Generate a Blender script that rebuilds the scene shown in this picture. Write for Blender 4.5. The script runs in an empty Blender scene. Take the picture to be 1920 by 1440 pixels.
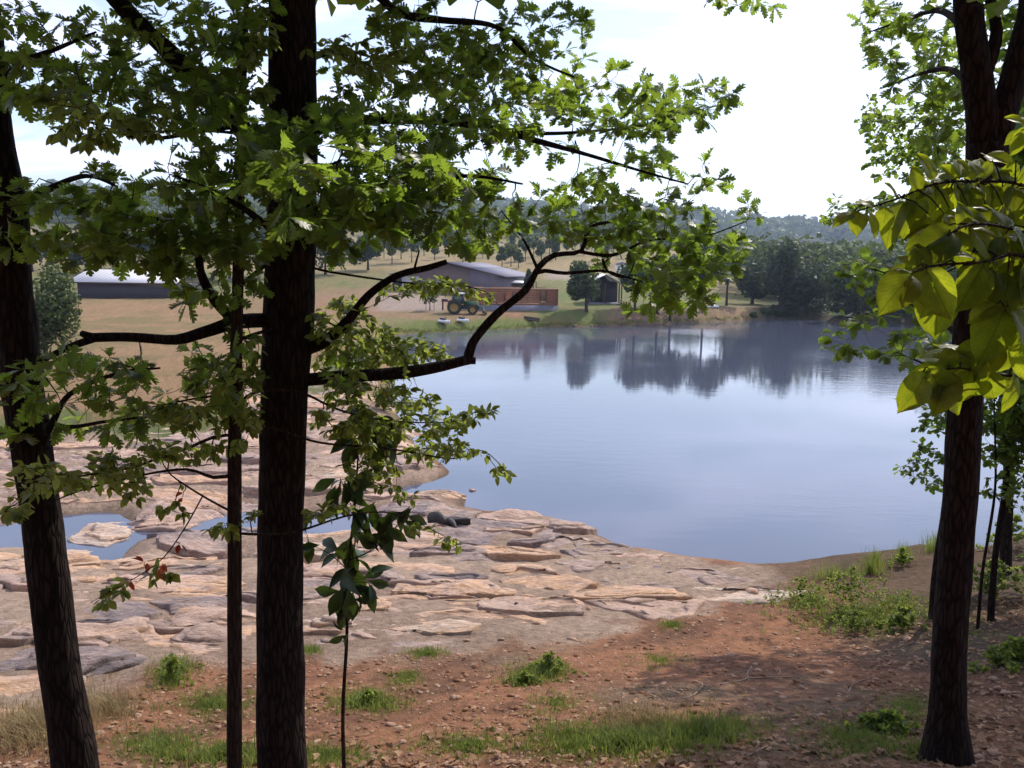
import bpy, math, random
import numpy as np
from mathutils import Vector, Matrix
rng = np.random.default_rng(11)
random.seed(11)
scn = bpy.context.scene
COL = scn.collection
R = math.radians

# ---------------------------------------------------------------- camera, sky, sun, exposure
FPX, PITCH, ROLL, EYE = 1566.0, R(8.0), R(0.9), 7.0      # focal length in photo pixels, eye height over the lake
cam_d = bpy.data.cameras.new('camera')
cam = bpy.data.objects.new('camera', cam_d); COL.objects.link(cam)
cam_d.sensor_width = 36.0; cam_d.lens = 36.0 * FPX / 1920.0
cam_d.clip_start = 0.05; cam_d.clip_end = 8000
cam.matrix_world = Matrix.Translation((0, 0, EYE)) @ Matrix.Rotation(R(90) - PITCH, 4, 'X') @ Matrix.Rotation(ROLL, 4, 'Z')
scn.camera = cam

SUN_AZ, SUN_EL = R(38), R(46)            # azimuth right of straight ahead, elevation
world = bpy.data.worlds.new('World'); scn.world = world; world.use_nodes = True
wn, wl = world.node_tree.nodes, world.node_tree.links
wn.clear()
sky = wn.new('ShaderNodeTexSky'); sky.sky_type = 'NISHITA'; sky.sun_disc = False
sky.sun_elevation = SUN_EL; sky.sun_rotation = SUN_AZ
sky.altitude = 100; sky.air_density = 1.1; sky.dust_density = 0.7; sky.ozone_density = 1.6
w_tc = wn.new('ShaderNodeTexCoord')
w_sep = wn.new('ShaderNodeSeparateXYZ'); wl.new(w_tc.outputs['Generated'], w_sep.inputs[0])
w_add = wn.new('ShaderNodeMath'); w_add.operation = 'ADD'; w_add.inputs[1].default_value = 0.12
wl.new(w_sep.outputs['Z'], w_add.inputs[0])
w_div = wn.new('ShaderNodeVectorMath'); w_div.operation = 'DIVIDE'
wl.new(w_tc.outputs['Generated'], w_div.inputs[0])
w_cmb = wn.new('ShaderNodeCombineXYZ')
for i in (0, 1, 2): wl.new(w_add.outputs[0], w_cmb.inputs[i])
wl.new(w_cmb.outputs[0], w_div.inputs[1])
w_map = wn.new('ShaderNodeMapping'); w_map.inputs['Scale'].default_value = (0.55, 1.1, 0.0)
w_map.inputs['Location'].default_value = (0.9, 0.35, 0)
wl.new(w_div.outputs[0], w_map.inputs[0])
w_no = wn.new('ShaderNodeTexNoise'); w_no.inputs['Scale'].default_value = 1.5
w_no.inputs['Detail'].default_value = 7; w_no.inputs['Roughness'].default_value = 0.58; w_no.inputs['Distortion'].default_value = 0.5
wl.new(w_map.outputs[0], w_no.inputs['Vector'])
w_rmp = wn.new('ShaderNodeValToRGB')
w_rmp.color_ramp.elements[0].position = 0.46; w_rmp.color_ramp.elements[0].color = (0.17, 0.17, 0.17, 1)
w_rmp.color_ramp.elements[1].position = 0.68; w_rmp.color_ramp.elements[1].color = (0.7, 0.7, 0.7, 1)
wl.new(w_no.outputs['Fac'], w_rmp.inputs[0])
w_mix = wn.new('ShaderNodeMixRGB'); w_mix.inputs[2].default_value = (12.6, 12.6, 16.4, 1)
wl.new(w_rmp.outputs[0], w_mix.inputs[0]); wl.new(sky.outputs[0], w_mix.inputs[1])
w_bg = wn.new('ShaderNodeBackground'); w_bg.inputs['Strength'].default_value = 0.135
wl.new(w_mix.outputs[0], w_bg.inputs['Color'])
w_out = wn.new('ShaderNodeOutputWorld'); wl.new(w_bg.outputs[0], w_out.inputs[0])

sun_d = bpy.data.lights.new('sun', 'SUN'); sun_d.energy = 3.6; sun_d.angle = R(0.55); sun_d.color = (1.0, 0.93, 0.82)
sun = bpy.data.objects.new('sun', sun_d); COL.objects.link(sun)
SUNV = Vector((math.sin(SUN_AZ) * math.cos(SUN_EL), math.cos(SUN_AZ) * math.cos(SUN_EL), math.sin(SUN_EL)))
sun.rotation_euler = SUNV.to_track_quat('Z', 'Y').to_euler(); sun.location = (20, 20, 60)

vs = scn.view_settings
vs.view_transform = 'Standard'; vs.look = 'None'; vs.exposure = 0.36; vs.gamma = 1.0; vs.use_curve_mapping = False
scn.render.engine = 'CYCLES'
cy = scn.cycles
cy.use_denoising = True; cy.max_bounces = 8; cy.diffuse_bounces = 3; cy.glossy_bounces = 3; cy.transmission_bounces = 6
cy.transparent_max_bounces = 8; cy.volume_bounces = 0; cy.caustics_reflective = False; cy.caustics_refractive = False
cy.sample_clamp_indirect = 6.0

# ---------------------------------------------------------------- helpers: photo pixel -> place
_cr, _sr, _cp, _sp = math.cos(ROLL), math.sin(ROLL), math.cos(PITCH), math.sin(PITCH)
def ray(u, v):
    x = (u - 960.0) / FPX; y = -(v - 720.0) / FPX
    x, y = x * _cr - y * _sr, x * _sr + y * _cr
    return np.array([x, _cp + y * _sp, -_sp + y * _cp])
def P(u, v, Y):                       # the point seen at (u, v) that stands Y metres ahead
    d = ray(u, v); return np.array([0, 0, EYE]) + d * (Y / d[1])
def G(u, v, z=0.0):                   # the point seen at (u, v) at height z
    d = ray(u, v); return np.array([0, 0, EYE]) + d * ((z - EYE) / d[2])
def pix(p):                           # world -> photo pixel
    p = np.atleast_2d(p) - np.array([0, 0, EYE])
    x = p[:, 0]; f = p[:, 1] * _cp - p[:, 2] * _sp; y = p[:, 1] * _sp + p[:, 2] * _cp
    f = np.maximum(f, 1e-3); x = x / f; y = y / f
    return np.stack([960 + FPX * (x * _cr + y * _sr), 720 - FPX * (-x * _sr + y * _cr)], 1)
def M_(px, Y): return px * Y / FPX    # photo pixels -> metres at that distance

# ---------------------------------------------------------------- helpers: numpy noise
def _hash(ix, iy, s):
    h = (ix * 374761393 + iy * 668265263 + s * 974711) & 0xFFFFFFFF
    h = ((h ^ (h >> 13)) * 1274126177) & 0xFFFFFFFF
    return ((h ^ (h >> 16)) & 0xFFFF) / 65535.0
def vnoise(x, y, s=0):
    x = np.asarray(x, float); y = np.asarray(y, float)
    ix = np.floor(x).astype(np.int64); iy = np.floor(y).astype(np.int64)
    fx = x - ix; fy = y - iy; fx = fx * fx * (3 - 2 * fx); fy = fy * fy * (3 - 2 * fy)
    a = _hash(ix, iy, s); b = _hash(ix + 1, iy, s); c = _hash(ix, iy + 1, s); d = _hash(ix + 1, iy + 1, s)
    return (a * (1 - fx) + b * fx) * (1 - fy) + (c * (1 - fx) + d * fx) * fy - 0.5
def fbm(x, y, s=0, o=4):
    t = 0; a = 1.0
    for i in range(o):
        t = t + a * vnoise(x * 2 ** i, y * 2 ** i, s + i); a *= 0.5
    return t
def sstep(a, b, x):
    t = np.clip((x - a) / (b - a), 0, 1); return t * t * (3 - 2 * t)
def sdpoly(poly, x, y):               # signed distance, negative inside
    poly = np.asarray(poly, float); x = np.asarray(x, float); y = np.asarray(y, float)
    d = np.full(x.shape, 1e18); ins = np.zeros(x.shape, bool)
    n = len(poly)
    for i in range(n):
        ax, ay = poly[i]; bx, by = poly[(i + 1) % n]
        ex, ey = bx - ax, by - ay
        t = np.clip(((x - ax) * ex + (y - ay) * ey) / (ex * ex + ey * ey + 1e-12), 0, 1)
        d = np.minimum(d, (x - ax - t * ex) ** 2 + (y - ay - t * ey) ** 2)
        c = (ay > y) != (by > y)
        if ey != 0: ins ^= c & (x < (bx - ax) * (y - ay) / ey + ax)
    return np.where(ins, -1, 1) * np.sqrt(d)

# ---------------------------------------------------------------- helpers: objects
BASE = {}
def tag(o, label=None, cat=None, group=None, kind=None):
    if label: o['label'] = label
    if cat: o['category'] = cat
    if group: o['group'] = group
    if kind: o['kind'] = kind
    return o
def empty(name, loc, label=None, cat=None, group=None):
    o = bpy.data.objects.new(name, None); COL.objects.link(o)
    o.location = loc; o.empty_display_size = 0.2; BASE[o.name] = np.array(loc, float)
    return tag(o, label, cat, group)
def set_mesh(me, V, F):
    V = np.asarray(V, np.float32)
    me.vertices.add(len(V)); me.vertices.foreach_set('co', V.ravel())
    if isinstance(F, np.ndarray):
        k = F.shape[1]; n = len(F)
        me.loops.add(n * k); me.loops.foreach_set('vertex_index', F.astype(np.int32).ravel())
        me.polygons.add(n); me.polygons.foreach_set('loop_start', np.arange(0, n * k, k, dtype=np.int32))
    else:
        tot = sum(len(f) for f in F)
        me.loops.add(tot); me.loops.foreach_set('vertex_index', np.fromiter((i for f in F for i in f), np.int32, tot))
        st = np.cumsum([0] + [len(f) for f in F[:-1]]).astype(np.int32)
        me.polygons.add(len(F)); me.polygons.foreach_set('loop_start', st)
    me.update(calc_edges=True); me.validate()
def mobj(name, V, F, mat, parent=None, smooth=False, origin=None, tint=None, uv=None):
    """one mesh object; V in world metres. origin: where the object's own origin goes."""
    me = bpy.data.meshes.new(name)
    V = np.asarray(V, float)
    pb = BASE[parent.name] if parent is not None else np.zeros(3)
    o_ = pb if origin is None else np.asarray(origin, float)
    set_mesh(me, V - o_, F)
    if smooth: me.polygons.foreach_set('use_smooth', np.ones(len(me.polygons), bool))
    if tint is not None:
        a = me.attributes.new('tint', 'FLOAT', 'POINT'); a.data.foreach_set('value', np.asarray(tint, np.float32))
    if uv is not None:
        a = me.attributes.new('luv', 'FLOAT_VECTOR', 'POINT'); a.data.foreach_set('vector', np.asarray(uv, np.float32).ravel())
    if mat: me.materials.append(mat)
    o = bpy.data.objects.new(name, me); COL.objects.link(o)
    if parent is not None: o.parent = parent
    o.location = o_ - pb; BASE[o.name] = o_
    return o
def inst(name, me, parent, mat4):     # another object on shared mesh data, world matrix mat4
    o = bpy.data.objects.new(name, me); COL.objects.link(o)
    pb = BASE[parent.name] if parent is not None else np.zeros(3)
    if parent is not None: o.parent = parent
    o.matrix_basis = Matrix.Translation(-Vector(pb)) @ mat4
    BASE[o.name] = np.array(mat4.translation)
    return o
def copy_tree(o, loc, rz=0.0, sc=1.0, parent=None):
    c = o.copy(); COL.objects.link(c)
    if parent is None:
        c.location = loc; c.rotation_euler = (0, 0, rz); c.scale = (sc, sc, sc)
    else: c.parent = parent
    BASE[c.name] = np.array(loc, float)
    for ch in list(o.children): copy_tree(ch, loc, parent=c)
    return c
class MB:                              # collects faces
    def __init__(s): s.V = []; s.F = []
    def add(s, V, F):
        n = len(s.V); s.V += [tuple(map(float, p)) for p in V]; s.F += [tuple(n + i for i in f) for f in F]; return s
    def box(s, c, d, rz=0.0, tilt=0.0):
        x, y, z = [q / 2 for q in d]
        V = np.array([[i, j, k] for k in (-z, z) for j in (-y, y) for i in (-x, x)])
        if tilt:
            a, b = math.cos(tilt), math.sin(tilt); V = np.stack([V[:, 0] * a + V[:, 2] * b, V[:, 1], -V[:, 0] * b + V[:, 2] * a], 1)
        a, b = math.cos(rz), math.sin(rz)
        V = np.stack([V[:, 0] * a - V[:, 1] * b, V[:, 0] * b + V[:, 1] * a, V[:, 2]], 1) + np.array(c)
        return s.add(V, [(0, 2, 3, 1), (4, 5, 7, 6), (0, 1, 5, 4), (2, 6, 7, 3), (0, 4, 6, 2), (1, 3, 7, 5)])
    def prism(s, poly, axis_from, axis_vec):   # polygon of 3-D points swept along a vector
        n = len(poly); A = np.array(poly, float); B = A + np.array(axis_vec)
        return s.add(np.vstack([A, B]), [tuple(range(n))[::-1], tuple(range(n, 2 * n))] + [(i, (i + 1) % n, n + (i + 1) % n, n + i) for i in range(n)])
    def tube(s, pts, rad, n=8, caps=True):
        V, F = tube(pts, rad, n, caps=caps); return s.add(V, F)
    def build(s, name, mat, parent=None, smooth=False, origin=None):
        return mobj(name, s.V, s.F, mat, parent, smooth, origin)
def smooth_path(pts, rad, step):
    pts = np.asarray(pts, float); rad = np.asarray(rad, float)
    n = len(pts); out = []; ro = []
    for i in range(n - 1):
        p0 = pts[max(i - 1, 0)]; p1 = pts[i]; p2 = pts[i + 1]; p3 = pts[min(i + 2, n - 1)]
        k = max(1, int(round(np.linalg.norm(p2 - p1) / step)))
        for j in range(k):
            t = j / k
            out.append(0.5 * ((2 * p1) + (-p0 + p2) * t + (2 * p0 - 5 * p1 + 4 * p2 - p3) * t * t + (-p0 + 3 * p1 - 3 * p2 + p3) * t ** 3))
            ro.append(rad[i] * (1 - t) + rad[i + 1] * t)
    out.append(pts[-1]); ro.append(rad[-1])
    return np.array(out), np.array(ro)
def tube(pts, rad, n=8, rough=0.0, seed=0, caps=True, lump=0.0):
    pts = np.asarray(pts, float); rad = np.broadcast_to(np.asarray(rad, float), (len(pts),))
    m = len(pts)
    T = np.gradient(pts, axis=0); T /= np.linalg.norm(T, axis=1, keepdims=True) + 1e-9
    ref = np.array([1.0, 0, 0]) if abs(T[0][0]) < 0.8 else np.array([0, 1.0, 0])
    U = np.zeros((m, 3)); u = ref - T[0] * ref.dot(T[0]); u /= np.linalg.norm(u)
    for i in range(m):
        u = u - T[i] * u.dot(T[i]); u /= np.linalg.norm(u) + 1e-9; U[i] = u
    W = np.cross(T, U)
    a = np.arange(n) * 2 * math.pi / n
    rr = rad[:, None] * np.ones((1, n))
    if rough or lump:
        L = np.cumsum(np.r_[0, np.linalg.norm(np.diff(pts, axis=0), axis=1)])
        k1 = np.cos(a)[None, :] * 2.1; k2 = np.sin(a)[None, :] * 2.1
        rr = rr * (1 + rough * 2 * vnoise(k1 * 2.5 + L[:, None] * 3.0, k2 * 2.5 + L[:, None] * 1.3, seed)
                   + lump * 2 * vnoise(k1 * 0.4 + L[:, None] * 6, k2 * 0.4 + seed + 0 * L[:, None], seed + 5))
    V = pts[:, None, :] + rr[:, :, None] * (np.cos(a)[None, :, None] * U[:, None, :] + np.sin(a)[None, :, None] * W[:, None, :])
    V = V.reshape(-1, 3)
    i, j = np.meshgrid(np.arange(m - 1), np.arange(n), indexing='ij'); i = i.ravel(); j = j.ravel(); j2 = (j + 1) % n
    F = [tuple(f) for f in np.stack([i * n + j, i * n + j2, (i + 1) * n + j2, (i + 1) * n + j], 1).tolist()]
    if caps:
        F.append(tuple(range(n))[::-1]); F.append(tuple(range((m - 1) * n, m * n)))
    return V, F

# ---------------------------------------------------------------- materials
MAT = {}
def newmat(name):
    m = bpy.data.materials.new(name); m.use_nodes = True; m.node_tree.nodes.clear(); MAT[name] = m
    return m, m.node_tree.nodes, m.node_tree.links
def nd(N, t, **kw):
    n = N.new('ShaderNode' + t)
    for k, v in kw.items():
        if hasattr(n, k): setattr(n, k, v)
        else: n.inputs[k.replace('_', ' ')].default_value = v
    return n
def ramp(N, stops):
    r = N.new('ShaderNodeValToRGB'); e = r.color_ramp.elements
    while len(e) < len(stops): e.new(0.5)
    for q, (p, c) in zip(e, stops):
        q.position = p; q.color = (*c, 1) if len(c) == 3 else c
    return r
def simple(name, col, rough=0.6, spec=0.4, var=0.25, scale=6.0, bump=0.0, metal=0.0, stretch=(1, 1, 1), bscale=None):
    m, N, L = newmat(name)
    tc = nd(N, 'NewGeometry'); mp = nd(N, 'Mapping'); mp.inputs['Scale'].default_value = stretch
    L.new(tc.outputs['Position'], mp.inputs[0])
    no = nd(N, 'TexNoise', Scale=scale, Detail=6.0, Roughness=0.6); L.new(mp.outputs[0], no.inputs['Vector'])
    c = np.array(col)
    rp = ramp(N, [(0.3, tuple(np.clip(c * (1 - var), 0, 1))), (0.7, tuple(np.clip(c * (1 + var), 0, 1)))]); L.new(no.outputs['Fac'], rp.inputs[0])
    b = nd(N, 'BsdfPrincipled', Roughness=rough, Metallic=metal); b.inputs['Specular IOR Level'].default_value = spec
    L.new(rp.outputs[0], b.inputs['Base Color'])
    if bump:
        n2 = nd(N, 'TexNoise', Scale=bscale or scale * 3, Detail=5.0, Roughness=0.65); L.new(mp.outputs[0], n2.inputs['Vector'])
        bp = nd(N, 'Bump', Strength=bump, Distance=0.03); L.new(n2.outputs['Fac'], bp.inputs['Height']); L.new(bp.outputs[0], b.inputs['Normal'])
    o = nd(N, 'OutputMaterial'); L.new(b.outputs[0], o.inputs[0])
    return m
def leafmat(name, dark, light, trans, tw=0.45, rough=0.45, spec=0.35, veins=False):
    """leaf: diffuse and gloss on the face, light shining through from behind"""
    m, N, L = newmat(name)
    at = nd(N, 'Attribute', attribute_name='tint'); oi = nd(N, 'ObjectInfo')
    ad = nd(N, 'Math', operation='ADD'); L.new(at.outputs['Fac'], ad.inputs[0]); L.new(oi.outputs['Random'], ad.inputs[1])
    fr = nd(N, 'Math', operation='FRACT'); L.new(ad.outputs[0], fr.inputs[0])
    rp = ramp(N, [(0.0, dark), (1.0, light)]); L.new(fr.outputs[0], rp.inputs[0])
    t = np.array(trans)
    rt = ramp(N, [(0.0, tuple(t * 0.75)), (1.0, tuple(np.clip(t * 1.2, 0, 0.9)))]); L.new(fr.outputs[0], rt.inputs[0])
    b = nd(N, 'BsdfPrincipled', Roughness=rough); b.inputs['Specular IOR Level'].default_value = spec
    tr = nd(N, 'BsdfTranslucent')
    L.new(rp.outputs[0], b.inputs['Base Color']); L.new(rt.outputs[0], tr.inputs['Color'])
    if veins:
        lu = nd(N, 'Attribute', attribute_name='luv'); sp = nd(N, 'SeparateXYZ'); L.new(lu.outputs['Vector'], sp.inputs[0])
        ab = nd(N, 'Math', operation='ABSOLUTE'); L.new(sp.outputs['X'], ab.inputs[0])
        # arcuate side veins: lines of constant (y - 0.9|x|^0.8)
        pw = nd(N, 'Math', operation='POWER'); pw.inputs[1].default_value = 0.8; L.new(ab.outputs[0], pw.inputs[0])
        ml = nd(N, 'Math', operation='MULTIPLY'); ml.inputs[1].default_value = 0.95; L.new(pw.outputs[0], ml.inputs[0])
        sb = nd(N, 'Math', operation='SUBTRACT'); L.new(sp.outputs['Y'], sb.inputs[0]); L.new(ml.outputs[0], sb.inputs[1])
        mu = nd(N, 'Math', operation='MULTIPLY'); mu.inputs[1].default_value = 9.0; L.new(sb.outputs[0], mu.inputs[0])
        pp = nd(N, 'Math', operation='PINGPONG'); pp.inputs[1].default_value = 0.5; L.new(mu.outputs[0], pp.inputs[0])
        s1 = nd(N, 'MapRange'); s1.inputs['From Min'].default_value = 0.0; s1.inputs['From Max'].default_value = 0.07
        s1.inputs['To Min'].default_value = 1.0; s1.inputs['To Max'].default_value = 0.0; L.new(pp.outputs[0], s1.inputs[0])
        s2 = nd(N, 'MapRange'); s2.inputs['From Min'].default_value = 0.0; s2.inputs['From Max'].default_value = 0.02
        s2.inputs['To Min'].default_value = 1.0; s2.inputs['To Max'].default_value = 0.0; L.new(ab.outputs[0], s2.inputs[0])
        mx = nd(N, 'Math', operation='MAXIMUM'); L.new(s1.outputs[0], mx.inputs[0]); L.new(s2.outputs[0], mx.inputs[1])
        for rr, dst in ((rp, b.inputs['Base Color']), (rt, tr.inputs['Color'])):
            mm = nd(N, 'MixRGB', blend_type='MULTIPLY'); mm.inputs[2].default_value = (0.55, 0.62, 0.5, 1)
            L.new(mx.outputs[0], mm.inputs[0]); L.new(rr.outputs[0], mm.inputs[1]); L.new(mm.outputs[0], dst)
        sc_ = nd(N, 'VectorMath', operation='ADD'); L.new(lu.outputs['Vector'], sc_.inputs[0]); cr_ = nd(N, 'CombineXYZ'); L.new(oi.outputs['Random'], cr_.inputs['Z']); mz = nd(N, 'VectorMath', operation='SCALE'); mz.inputs['Scale'].default_value = 30; L.new(cr_.outputs[0], mz.inputs[0]); L.new(mz.outputs[0], sc_.inputs[1])
        nb_ = nd(N, 'TexNoise', Scale=5.0, Detail=5.0, Roughness=0.65); L.new(sc_.outputs[0], nb_.inputs['Vector'])
        sp_n = nd(N, 'TexNoise', Scale=16.0, Detail=2.0); L.new(sc_.outputs[0], sp_n.inputs['Vector'])
        r_b = ramp(N, [(0.3, (0.62, 0.72, 0.6)), (0.7, (1.1, 1.08, 1.0))]); L.new(nb_.outputs['Fac'], r_b.inputs[0])
        r_s = ramp(N, [(0.70, (1, 1, 1)), (0.76, (0.45, 0.3, 0.2))]); L.new(sp_n.outputs['Fac'], r_s.inputs[0])
        for dst in (b.inputs['Base Color'], tr.inputs['Color']):
            src = dst.links[0].from_socket
            for rr in (r_b, r_s):
                mm = nd(N, 'MixRGB', blend_type='MULTIPLY'); mm.inputs[0].default_value = 1; L.new(src, mm.inputs[1]); L.new(rr.outputs[0], mm.inputs[2]); src = mm.outputs[0]
            L.new(src, dst)
        bp = nd(N, 'Bump', Strength=0.5, Distance=0.003); bp.invert = True; L.new(mx.outputs[0], bp.inputs['Height']); L.new(bp.outputs[0], b.inputs['Normal'])
    mix = nd(N, 'MixShader'); mix.inputs[0].default_value = tw
    L.new(b.outputs[0], mix.inputs[1]); L.new(tr.outputs[0], mix.inputs[2])
    o = nd(N, 'OutputMaterial'); L.new(mix.outputs[0], o.inputs[0])
    return m
# ---------------------------------------------------------------- the lake and the lie of the land
def g2(l, z=0.0): return [tuple(G(u, v, z)[:2]) for u, v in l]
LAKE = g2([(742, 628), (738, 660), (728, 720), (738, 770), (775, 830), (822, 868), (836, 888), (806, 902), (760, 912), (700, 920),
           (690, 930), (770, 929), (838, 921), (868, 932), (858, 952), (905, 962), (985, 966), (1100, 984), (1125, 1003), (1180, 1027),
           (1290, 1046), (1400, 1062), (1480, 1067), (1620, 1072), (1700, 1052)]) + [(10.2, 18.6), (14.5, 21), (24, 30), (38, 50), (50, 76), (54, 104), (56, 116), (44, 117)] + \
       g2([(1560, 594), (1480, 596), (1420, 599), (1385, 602), (1320, 604), (1250, 608), (1180, 611), (1110, 612), (1040, 613), (960, 617), (900, 621), (820, 623)])
POOLS = [g2([(-60, 1000), (-20, 985), (60, 965), (180, 958), (232, 958), (272, 990), (330, 985), (345, 1005), (262, 1012), (232, 1042), (205, 1076), (150, 1072), (120, 1046), (60, 1030), (0, 1042), (-60, 1050)]),
         g2([(330, 985), (372, 962), (460, 955), (560, 962), (640, 958), (700, 962), (722, 985), (690, 1004), (580, 1012), (500, 1005), (430, 1000), (360, 1008)]),
         g2([(360, 1062), (420, 1052), (470, 1056), (480, 1068), (400, 1074)])]
YP = np.array([-400, -60, -30, -10, 0, 6, 11.6, 15, 19, 24, 30, 35, 50, 80, 92, 100, 106, 127, 150, 200, 300, 400, 600, 1000, 4000.])
ZP = np.array([70, 34, 20, 9.6, 5.4, 3.24, 1.55, 0.95, 0.45, 0.32, 0.38, 0.55, 1.0, 1.2, 1.25, 1.55, 1.9, 2.6, 4.6, 9.0, 15.5, 21, 27, 30, 30.])
ZR = np.array([70, 34, 20, 9.6, 5.4, 3.24, 1.55, 0.95, 0.45, 0.32, 0.38, 0.55, 1.0, 1.0, 0.9, 0.8, 0.8, 1.2, 2.2, 3.5, 6.0, 9, 14, 20, 30.])
ZONE = None
def shore(x, y):
    d = sdpoly(LAKE, x, y)
    for p in POOLS: d = np.minimum(d, sdpoly(p, x, y))
    return d
def height(x, y, fine=True):
    x = np.asarray(x, float); y = np.asarray(y, float)
    wob = 0.35 * fbm(x * 0.5, y * 0.5, 3) * sstep(60, 20, y) + 0.45 * fbm(x * 0.2, y * 0.2, 8) * sstep(20, 60, y) * sstep(900, 300, np.hypot(x, y))
    d = shore(x, y) + wob
    b = sstep(0.12, 0.30, x / np.maximum(np.abs(y), 1))
    z = np.interp(y, YP, ZP) * (1 - b) + np.interp(y, YP, ZR) * b
    # the wooded bank on the right
    z = z + 0.13 * np.maximum(0, x - 4.6 - 0.10 * np.maximum(0, y - 8)) * sstep(2, 8, y) * sstep(30, 18, y)
    z = z + 0.05 * np.maximum(0, x - 24) * sstep(20, 50, y) * sstep(150, 100, y)
    z = z - 0.38 * sstep(2.5, -2.5, x) * sstep(1.5, 5, y) * sstep(13, 8, y)
    # far ridge
    r = np.hypot(x, y); brg = x / np.maximum(y, 1)
    rh = np.interp(brg, [-0.8, -0.3, 0.05, 0.2, 0.26, 0.32, 0.39, 0.5, 0.8], [62, 64, 62, 66, 62, 56, 48, 40, 36])
    z = z + np.where(y > 100, rh * sstep(650, 1450, r) * (0.85 + 0.3 * vnoise(brg * 14, r / 900, 4)), 0)
    z = z + np.where(y > 100, sstep(0.16, -0.1, brg) * 7 * sstep(330, 480, r), 0)
    if fine:
        z = z + 0.10 * fbm(x * 0.9, y * 0.9, 21) * sstep(45, 10, r) * (1 if True else 0) + 0.05 * fbm(x * 4, y * 4, 22, 3) * sstep(20, 5, r)
        z = z + 0.5 * fbm(x * 0.06, y * 0.06, 23) * sstep(30, 120, r)
    near = sstep(60, 40, y)
    Lb = 1.5 * near + 3.4 * (1 - near)
    k = np.clip(d / Lb, 0, 1); k = k * (2 - k)
    return np.where(d > 0, 0.02 + (z - 0.02) * k, np.maximum(-2.5, 0.28 * d) + 0.02)
_ga = np.linspace(-0.74, 0.74, 900); _gr = np.geomspace(2.5, 1700, 1100)
_gA, _gR = np.meshgrid(_ga, _gr); _gH = height(_gR * np.sin(_gA), _gR * np.cos(_gA))
def hfast(x, y):                       # the same land, read from a table
    x = np.asarray(x, float); y = np.asarray(y, float); r = np.hypot(x, y); a = np.arctan2(x, y)
    fi = np.clip(np.log(np.maximum(r, 2.5) / 2.5) / math.log(1700 / 2.5) * 1099, 0, 1098.999); fj = np.clip((a + 0.74) / 1.48 * 899, 0, 898.999)
    i = fi.astype(int); j = fj.astype(int); u = fi - i; v = fj - j
    return (_gH[i, j] * (1 - v) + _gH[i, j + 1] * v) * (1 - u) + (_gH[i + 1, j] * (1 - v) + _gH[i + 1, j + 1] * v) * u
def hgt(x, y):
    if y > 2.6 and abs(math.atan2(x, y)) < 0.73 and math.hypot(x, y) < 1690: return float(hfast(x, y))
    return float(height(np.array([x]), np.array([y]))[0])
def ground(u, v):                      # where the line of sight at (u, v) meets the land
    d = ray(u, v); t = np.geomspace(3, 600, 900) / d[1]
    p = np.array([0, 0, EYE]) + t[:, None] * d
    h = np.maximum(hfast(p[:, 0], p[:, 1]), 0)
    i = max(1, np.argmax(p[:, 2] < h)); a, b_ = p[i - 1], p[i]
    da, db = a[2] - h[i - 1], h[i] - b_[2]
    return a + (b_ - a) * (da / (da + db + 1e-9))
ZONE_PX = [(-420, 800), (-100, 812), (60, 812), (240, 808), (390, 790), (425, 720), (480, 690), (600, 696), (690, 745), (780, 838), (835, 885), (850, 930), (905, 960),
           (1100, 985), (1190, 1030), (1400, 1062), (1500, 1072), (1470, 1098), (1400, 1120), (1300, 1148), (1180, 1180), (1080, 1196), (880, 1222), (740, 1222), (640, 1246),
           (560, 1218), (470, 1236), (310, 1240), (215, 1310), (100, 1325), (0, 1328), (-420, 1350)]
ZONE = np.array([ground(u, v)[:2] for u, v in ZONE_PX])

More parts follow.
